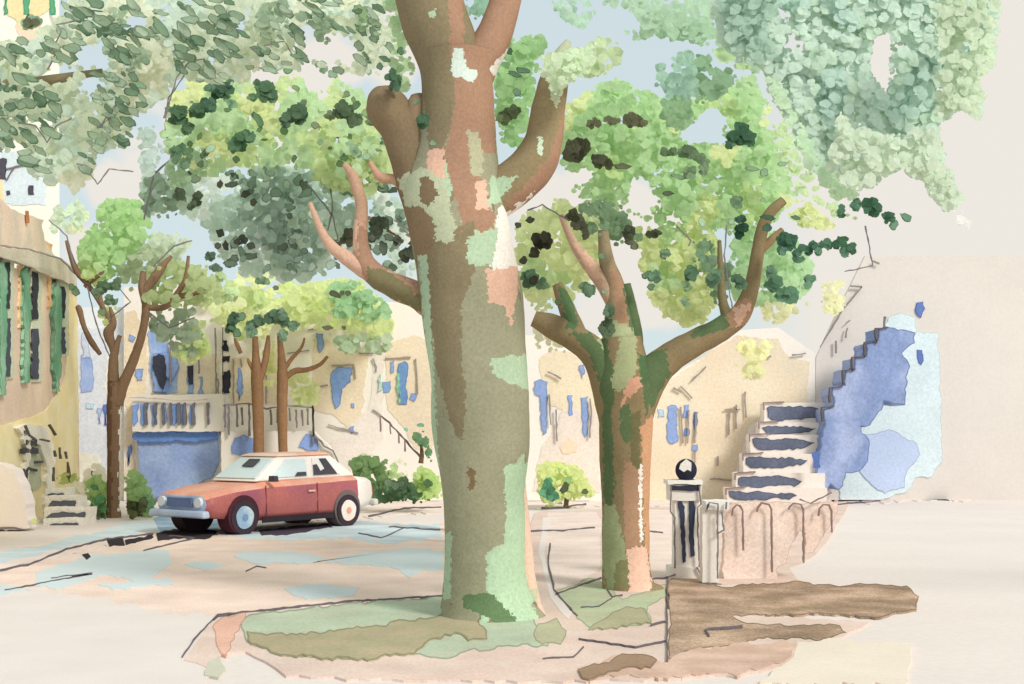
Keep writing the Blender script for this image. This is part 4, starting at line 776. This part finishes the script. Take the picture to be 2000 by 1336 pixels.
hf=thing('hoop_fence','low rose-coloured fence panel with thin dark hoops, below the wide front steps','fence',G(1530,1130))
slab('panel',[(1414,1134),(1412,1000),(1424,982),(1480,980),(1560,984),(1640,978),(1636,1000),(1612,1040),(1590,1080),(1572,1082),(1574,1040),(1562,1036),(1545,1060),(1536,1100),(1516,1112),(1520,1134)],FP(13.66),.12,(226,196,182),hf,amp=2,rim=1.2,rgb2=(228,204,192),key=.78)
for i,(xa,xb,yt,ya,yb) in enumerate(((1429,1452,986,1008,1075),(1478,1508,983,1000,1118),(1540,1570,983,995,1100),(1599,1625,985,1008,1040))):
    stroke('hoop',[(xa,ya),(xa+2,yt+8),(xa+10,yt),(xb-6,yt+2),(xb-1,yt+12),(xb,yb)],FP(13.6),4,rgb=(128,108,104),parent=hf,th=.015,wob=1)
stroke('rail',[(1562,976),(1585,984),(1600,975),(1625,962)],FP(13.6),3,rgb=(120,108,104),parent=hf,th=.02)
# ============================================================ shrubs
def shrub(label,x,y,d,masses,spots=(),seed=1,group='shrubs in front of the houses'):
    t=thing('shrub',label,'shrub',W(x,y,d) if y else G(x,1000),group)
    c=Leaves(seed)
    for poly,rgb,dt,r,cov in masses: c.mass(poly,rgb,d+(dt or 0),.7,r,cov)
    for a in spots: c.spots(*a)
    c.build('foliage',t)
    limb('stem',[(x,y,5,d),(x+2,y-20,4,d),(x,y-40,2,d)],(110,90,66),t,seg=8,d=d)
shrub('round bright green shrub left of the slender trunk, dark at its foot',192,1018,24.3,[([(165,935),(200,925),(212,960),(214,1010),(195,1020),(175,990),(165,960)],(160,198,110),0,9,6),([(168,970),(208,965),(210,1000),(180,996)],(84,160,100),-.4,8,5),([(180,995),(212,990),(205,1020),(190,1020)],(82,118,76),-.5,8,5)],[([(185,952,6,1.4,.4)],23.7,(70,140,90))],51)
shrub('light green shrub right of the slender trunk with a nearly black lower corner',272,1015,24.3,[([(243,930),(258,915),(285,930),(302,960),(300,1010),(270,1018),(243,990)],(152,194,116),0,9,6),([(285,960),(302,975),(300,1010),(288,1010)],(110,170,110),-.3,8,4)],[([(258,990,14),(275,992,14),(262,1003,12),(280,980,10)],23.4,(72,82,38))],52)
shrub('small olive shrub in front of the ochre corner of the tan townhouse',132,942,25.5,[([(108,925),(125,915),(145,920),(158,935),(140,945),(108,945)],(172,192,96),0,8,5)],[],53)
shrub('pale green shrub behind the others, against the narrow pale blue house',180,960,27,[([(150,930),(190,905),(215,920),(212,975),(160,975),(120,970),(125,950)],(214,220,190),0,10,3)],[],54)
shrub('long dark green hedge between the car and the massive trunk',760,978,25.8,[([(672,905),(700,890),(730,890),(760,900),(770,930),(735,975),(720,985),(700,950)],(112,152,84),0,10,5),([(690,892),(720,882),(735,900),(700,910)],(206,216,180),.3,9,3),([(715,945),(760,950),(790,930),(830,975),(725,988)],(80,122,76),-.3,10,6),([(740,910),(780,900),(785,935),(745,940)],(176,206,130),.3,9,4),([(770,890),(790,890),(800,940),(780,940)],(208,218,180),.5,9,3)],[([(780,950,14,1.1,1.4),(758,945,10)],25,(84,116,78)),([(836,945,9),(760,952,8)],25,(76,130,76))],55)
shrub('bright green bush touching the left edge of the massive trunk',835,978,25.6,[([(805,925),(830,912),(858,920),(866,970),(830,978),(808,960)],(176,208,110),0,9,6)],[([(836,946,7)],24.9,(78,120,66))],56)
shrub('narrow climbing shrub beside the sloping handrail',822,905,28.2,[([(803,850),(825,840),(835,860),(848,890),(845,905),(825,890)],(94,146,96),0,8,6)],[([(822,830,5,1.6,0),(793,839,4)],27.9,(96,180,130))],57)
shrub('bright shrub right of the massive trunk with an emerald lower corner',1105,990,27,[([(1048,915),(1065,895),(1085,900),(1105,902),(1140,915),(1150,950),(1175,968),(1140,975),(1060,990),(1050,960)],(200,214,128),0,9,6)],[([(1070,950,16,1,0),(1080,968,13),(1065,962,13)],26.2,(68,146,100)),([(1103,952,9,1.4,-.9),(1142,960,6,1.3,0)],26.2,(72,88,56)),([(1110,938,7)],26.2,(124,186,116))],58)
shrub('pale shrub growing beside the porch of the tan townhouse',40,880,23.2,[([(28,850),(40,838),(52,850),(52,880),(36,875),(28,865)],(196,208,170),0,8,4)],[],59)
shrub('tiny tuft of green at the foot of the ochre ground floor',62,1022,21,[([(55,1015),(65,1012),(78,1020),(62,1026)],(200,214,120),0,5,4)],[],60)
# ============================================================ the red car
FR=G(476,1044); ang=math.radians(53)
fx=Vector((math.cos(ang),math.sin(ang),0))      # from the nose towards the tail
fy=Vector((-math.sin(ang),math.cos(ang),0))     # away from us, across the car
SCL=.95
O=FR-fx*0.72*SCL
car=thing('red_car','old two-door red and white saloon parked at the kerb, its nose to the left','car',Vector((FR.x,FR.y,0)))
def cw(x,y,z): return O+fx*x*SCL+fy*(y)*SCL+Vector((0,0,z*SCL*1.02))
WD=1.48
def loft(name,st,mats,pick,parent,cap=True):
    """st: list of (x, [(half-inset y from near side, z)...]) cross sections given for the near half, mirrored"""
    V=[];n=None
    for x,cs in st:
        row=[(x,y,z) for y,z in cs]+[(x,WD-y,z) for y,z in reversed(cs)]
        n=len(row); V+= [cw(*p) for p in row]
    Fc=[];mi=[]
    for i in range(len(st)-1):
        for k in range(n):
            k2=(k+1)%n
            Fc.append((i*n+k,i*n+k2,(i+1)*n+k2,(i+1)*n+k)); mi.append(pick(i,k,n))
    Fc.append(tuple(range(n-1,-1,-1)));mi.append(pick(-1,0,n));Fc.append(tuple((len(st)-1)*n+k for k in range(n)));mi.append(pick(len(st)-1,0,n))
    return link(name,V,Fc,mats,mi,parent)
red=wash((180,96,92),20,.14,(164,84,104),rough=.5); org=wash((222,146,120),20,.1,(228,168,144),rough=.5); whi=wash((236,228,220),20,.05,rough=.5)  # orange paints light reflected off the red bodywork
# lower body; cross section: sill, widest, shoulder, deck edge
def cs(in_,zb,zs,zt,zd): return [(in_+.10,zb),(in_+.02,zb+.10),(in_,zs),(in_+.03,zt),(in_+.16,zd)]
ST=[(0.0,cs(.10,.36,.50,.60,.66)),(.10,cs(.03,.30,.50,.64,.71)),(.6,cs(0,.24,.52,.72,.79)),(1.15,cs(0,.20,.52,.76,.84)),(1.25,cs(0,.20,.52,.77,.86)),(2.0,cs(0,.20,.52,.79,.88)),(2.9,cs(0,.20,.54,.82,.90)),(3.0,cs(0,.20,.54,.83,.90)),(3.5,cs(.01,.24,.56,.84,.90)),(3.92,cs(.06,.34,.56,.80,.86)),(4.0,cs(.12,.42,.56,.74,.80))]
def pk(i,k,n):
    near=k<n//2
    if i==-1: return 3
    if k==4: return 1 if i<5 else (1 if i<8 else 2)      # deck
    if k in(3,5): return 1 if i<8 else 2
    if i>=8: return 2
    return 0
body=loft('body',ST,[red,org,whi,wash((150,170,204),20,.14,(176,196,220))],pk,car)
# greenhouse
def frus(name,b,t,mat,parent):
    V=[cw(*p) for p in b]+[cw(*p) for p in t]
    return link(name,V,[(3,2,1,0),(4,5,6,7),(0,1,5,4),(1,2,6,5),(2,3,7,6),(3,0,4,7)],mat,None,parent)
b=[(1.1,.14,.86),(3.55,.14,.9),(3.55,WD-.14,.9),(1.1,WD-.14,.86)]
t=[(1.72,.26,1.28),(3.0,.26,1.30),(3.0,WD-.26,1.30),(1.72,WD-.26,1.28)]
frus('cabin',b,t,whi,car)
rf=[(1.66,.22,1.28),(3.06,.22,1.30),(3.06,WD-.22,1.30),(1.66,WD-.22,1.28)]
roof=frus('roof',rf,[(1.82,.32,1.335),(2.92,.32,1.35),(2.92,WD-.32,1.35),(1.82,WD-.32,1.335)],wash((238,206,186),20,.06,(238,178,152),rough=.5),car)
def quad(name,pts,mat,parent,th=.015,nrm=None):
    P=[cw(*p) for p in pts]; n=(P[1]-P[0]).cross(P[2]-P[0]).normalized()
    c=sum(P,Vector())/len(P); ctr=cw(2.2,WD/2,.7)
    if (c-ctr).dot(n)<0: n=-n
    Q=[p+n*th for p in P]; k=len(P)
    Fc=[tuple(range(k)),tuple(range(2*k-1,k-1,-1))]+[(i,(i+1)%k,k+(i+1)%k,k+i) for i in range(k)]
    return link(name,P+Q,Fc,mat,None,parent)
def lerp(a,b_,s): return a+(b_-a)*s
def sidept(u,v,e=0.0):   # u along 0..1 , v up 0..1 on the near side of the cabin
    return (lerp(lerp(1.1,3.55,u),lerp(1.72,3.0,u),v), lerp(.14,.26,v)-e, lerp(lerp(.86,.90,u),lerp(1.28,1.30,u),v))
glass=wash((204,222,226),20,.05,rough=.3); dk=wash((62,60,72),20,.2,rough=.4)
for u0,u1 in ((.10,.50),(.54,.86)):
    wdw=quad('side_window',[sidept(u0+.02,.12,.004),sidept(u1,.12,.004),sidept(u1-.01,.86,.004),sidept(u0+.07,.86,.004)],glass if u0<.5 else wash((226,224,220),20,.05,rough=.3),car)
    if u0>.5:
        quad('seat_back',[sidept(.56,.14,.022),sidept(.82,.14,.022),sidept(.83,.84,.022),sidept(.72,.84,.022),sidept(.72,.4,.022),sidept(.65,.3,.022),sidept(.64,.6,.022),sidept(.59,.58,.022)],dk,wdw)
    else: quad('seat_back',[sidept(.36,.14,.022),sidept(.48,.14,.022),sidept(.48,.30,.022),sidept(.38,.30,.022)],dk,wdw)
# far side windows, screens
for u0,u1 in ((.10,.50),(.54,.86)):
    f=lambda p:(p[0],WD-p[1],p[2]); quad('side_window',[f(sidept(u0+.02,.12,.004)),f(sidept(u1,.12,.004)),f(sidept(u1-.01,.86,.004)),f(sidept(u0+.07,.86,.004))],glass,car)
def scr(u,v,e=.006): return (lerp(1.1,1.72,v)-e, lerp(lerp(.14,WD-.14,u),lerp(.26,WD-.26,u),v), lerp(.86,1.28,v)+e)
ws=quad('windscreen',[scr(.05,.1),scr(.95,.1),scr(.93,.88),scr(.07,.88)],glass,car)
quad('rear_view_mirror',[scr(.30,.52,.03),scr(.58,.52,.03),scr(.58,.80,.03),scr(.30,.80,.03)],dk,ws)
for a_,b_ in ((.15,.35),(.45,.7)): pass
def sc2(u,v,e=.006): return (lerp(3.55,3.0,v)+e, lerp(lerp(.14,WD-.14,u),lerp(.26,WD-.26,u),v), lerp(.9,1.30,v)+e)
quad('rear_window',[sc2(.08,.15),sc2(.92,.15),sc2(.9,.85),sc2(.1,.85)],glass,car)
def disc(name,x,y,z,r,th,mat,parent,seg=32,y2=None,wob=0.0):
    V=[];
    for yy in (y,y+th):
        for s in range(seg): a=2*math.pi*s/seg; V.append(cw(x+r*math.cos(a)*(1+wob*math.sin(5*a)),yy,z+r*math.sin(a)*(1+wob*math.cos(3*a))))
    Fc=[tuple(range(seg)),tuple(range(2*seg-1,seg-1,-1))]+[(i,seg+i,seg+(i+1)%seg,(i+1)%seg) for i in range(seg)]
    return link(name,V,Fc,mat,None,parent)
tyre=wash((70,58,66),20,.15); hub=wash((150,180,206),20,.14,(196,216,222)); hubw=wash((234,224,214),20,.06,(232,200,184))
for wx in (.72,3.20):
    disc('wheel_arch',wx,-.008,.32,.335,.3,wash((84,48,58),20,.15) if wx<1 else wash((118,104,104),20,.1),body)
    disc('wheel_arch',wx,WD-.29,.34,.37,.3,tyre,body)
    for side in (0,1):
        wy=-.03 if side==0 else WD-.19
        wh=thing('tmp','','',(0,0,0)) if False else disc('wheel',wx,wy,.285,.285,.22,tyre,car)
        if side==0: disc('rim',wx,wy-.012,.285,.19,.02,hub if wx<1 else hubw,wh,wob=.03); disc('hub_cap',wx,wy-.022,.285,.06,.02,wash((120,150,190),20,.1) if wx<1 else wash((226,160,136),20,.1),wh)
# nose: grille, lamps, bumpers
frus('bumper',[(-.14,.0,.30),(.02,.0,.30),(.02,WD,.30),(-.14,WD,.30)],[(-.12,.02,.42),(.02,.02,.42),(.02,WD-.02,.42),(-.12,WD-.02,.42)],wash((176,192,214),20,.08,(150,170,204),rough=.4),car)
frus('bumper',[(3.98,.04,.34),(4.1,.04,.34),(4.1,WD-.04,.34),(3.98,WD-.04,.34)],[(3.98,.04,.46),(4.09,.04,.46),(4.09,WD-.04,.46),(3.98,WD-.04,.46)],whi,car)
quad('grille',[(-.02,.42,.47),(-.02,WD-.42,.47),(-.015,WD-.42,.62),(-.015,.42,.62)],wash((96,116,160),20,.15),car,th=.03)
for y in (.26,WD-.26):
    V=[];seg=20
    hl=link('headlight',[cw(-.05,y+.09*math.cos(2*math.pi*s/seg),.55+.08*math.sin(2*math.pi*s/seg)) for s in range(seg)]+[cw(.03,y+.1*math.cos(2*math.pi*s/seg),.55+.09*math.sin(2*math.pi*s/seg)) for s in range(seg)],[tuple(range(seg)),tuple(range(2*seg-1,seg-1,-1))]+[(i,seg+i,seg+(i+1)%seg,(i+1)%seg) for i in range(seg)],wash((206,216,226),20,.06,rough=.3),None and 0,car)
quad('tail_light',[(4.02,.14,.56),(4.02,.34,.56),(4.0,.34,.70),(4.0,.14,.70)],wash((190,80,70),20,.1),car,th=.02)
quad('tail_light',[(4.02,WD-.14,.56),(4.02,WD-.34,.56),(4.0,WD-.34,.70),(4.0,WD-.14,.70)],wash((190,80,70),20,.1),car,th=.02)
quad('sill',[(1.12,-.004,.17),(2.82,-.004,.17),(2.82,-.004,.27),(1.12,-.004,.27)],wash((58,52,58),20,.1),car,th=.02)
quad('door_gap',[(1.22,-.006,.26),(1.235,-.006,.26),(1.235,.02,.80),(1.22,.02,.80)],wash((120,60,64),20,.1),body,th=.006)
quad('door_gap',[(2.44,-.006,.26),(2.455,-.006,.26),(2.455,.02,.81),(2.44,.02,.81)],wash((120,60,64),20,.1),body,th=.006)
quad('door_handle',[(2.2,-.01,.66),(2.36,-.01,.66),(2.36,-.01,.69),(2.2,-.01,.69)],wash((232,190,170),20,.1),body,th=.02)
frus('wing_mirror',[(1.3,-.12,.86),(1.4,-.12,.86),(1.4,.04,.86),(1.3,.04,.86)],[(1.3,-.12,.96),(1.38,-.12,.96),(1.38,.02,.96),(1.3,.02,.96)],dk,car)
for o in list(car.children):
    if o.name.split('.')[0] in ('body','cabin','roof','bumper'):
        m=o.modifiers.new('round','BEVEL'); m.width=.035; m.segments=3; m.limit_method='ANGLE'; m.angle_limit=math.radians(18)
        for p in o.data.polygons: p.use_smooth=True
# ============================================================ tidy
for o in bpy.data.objects:
    if '_o' in o: del o['_o']
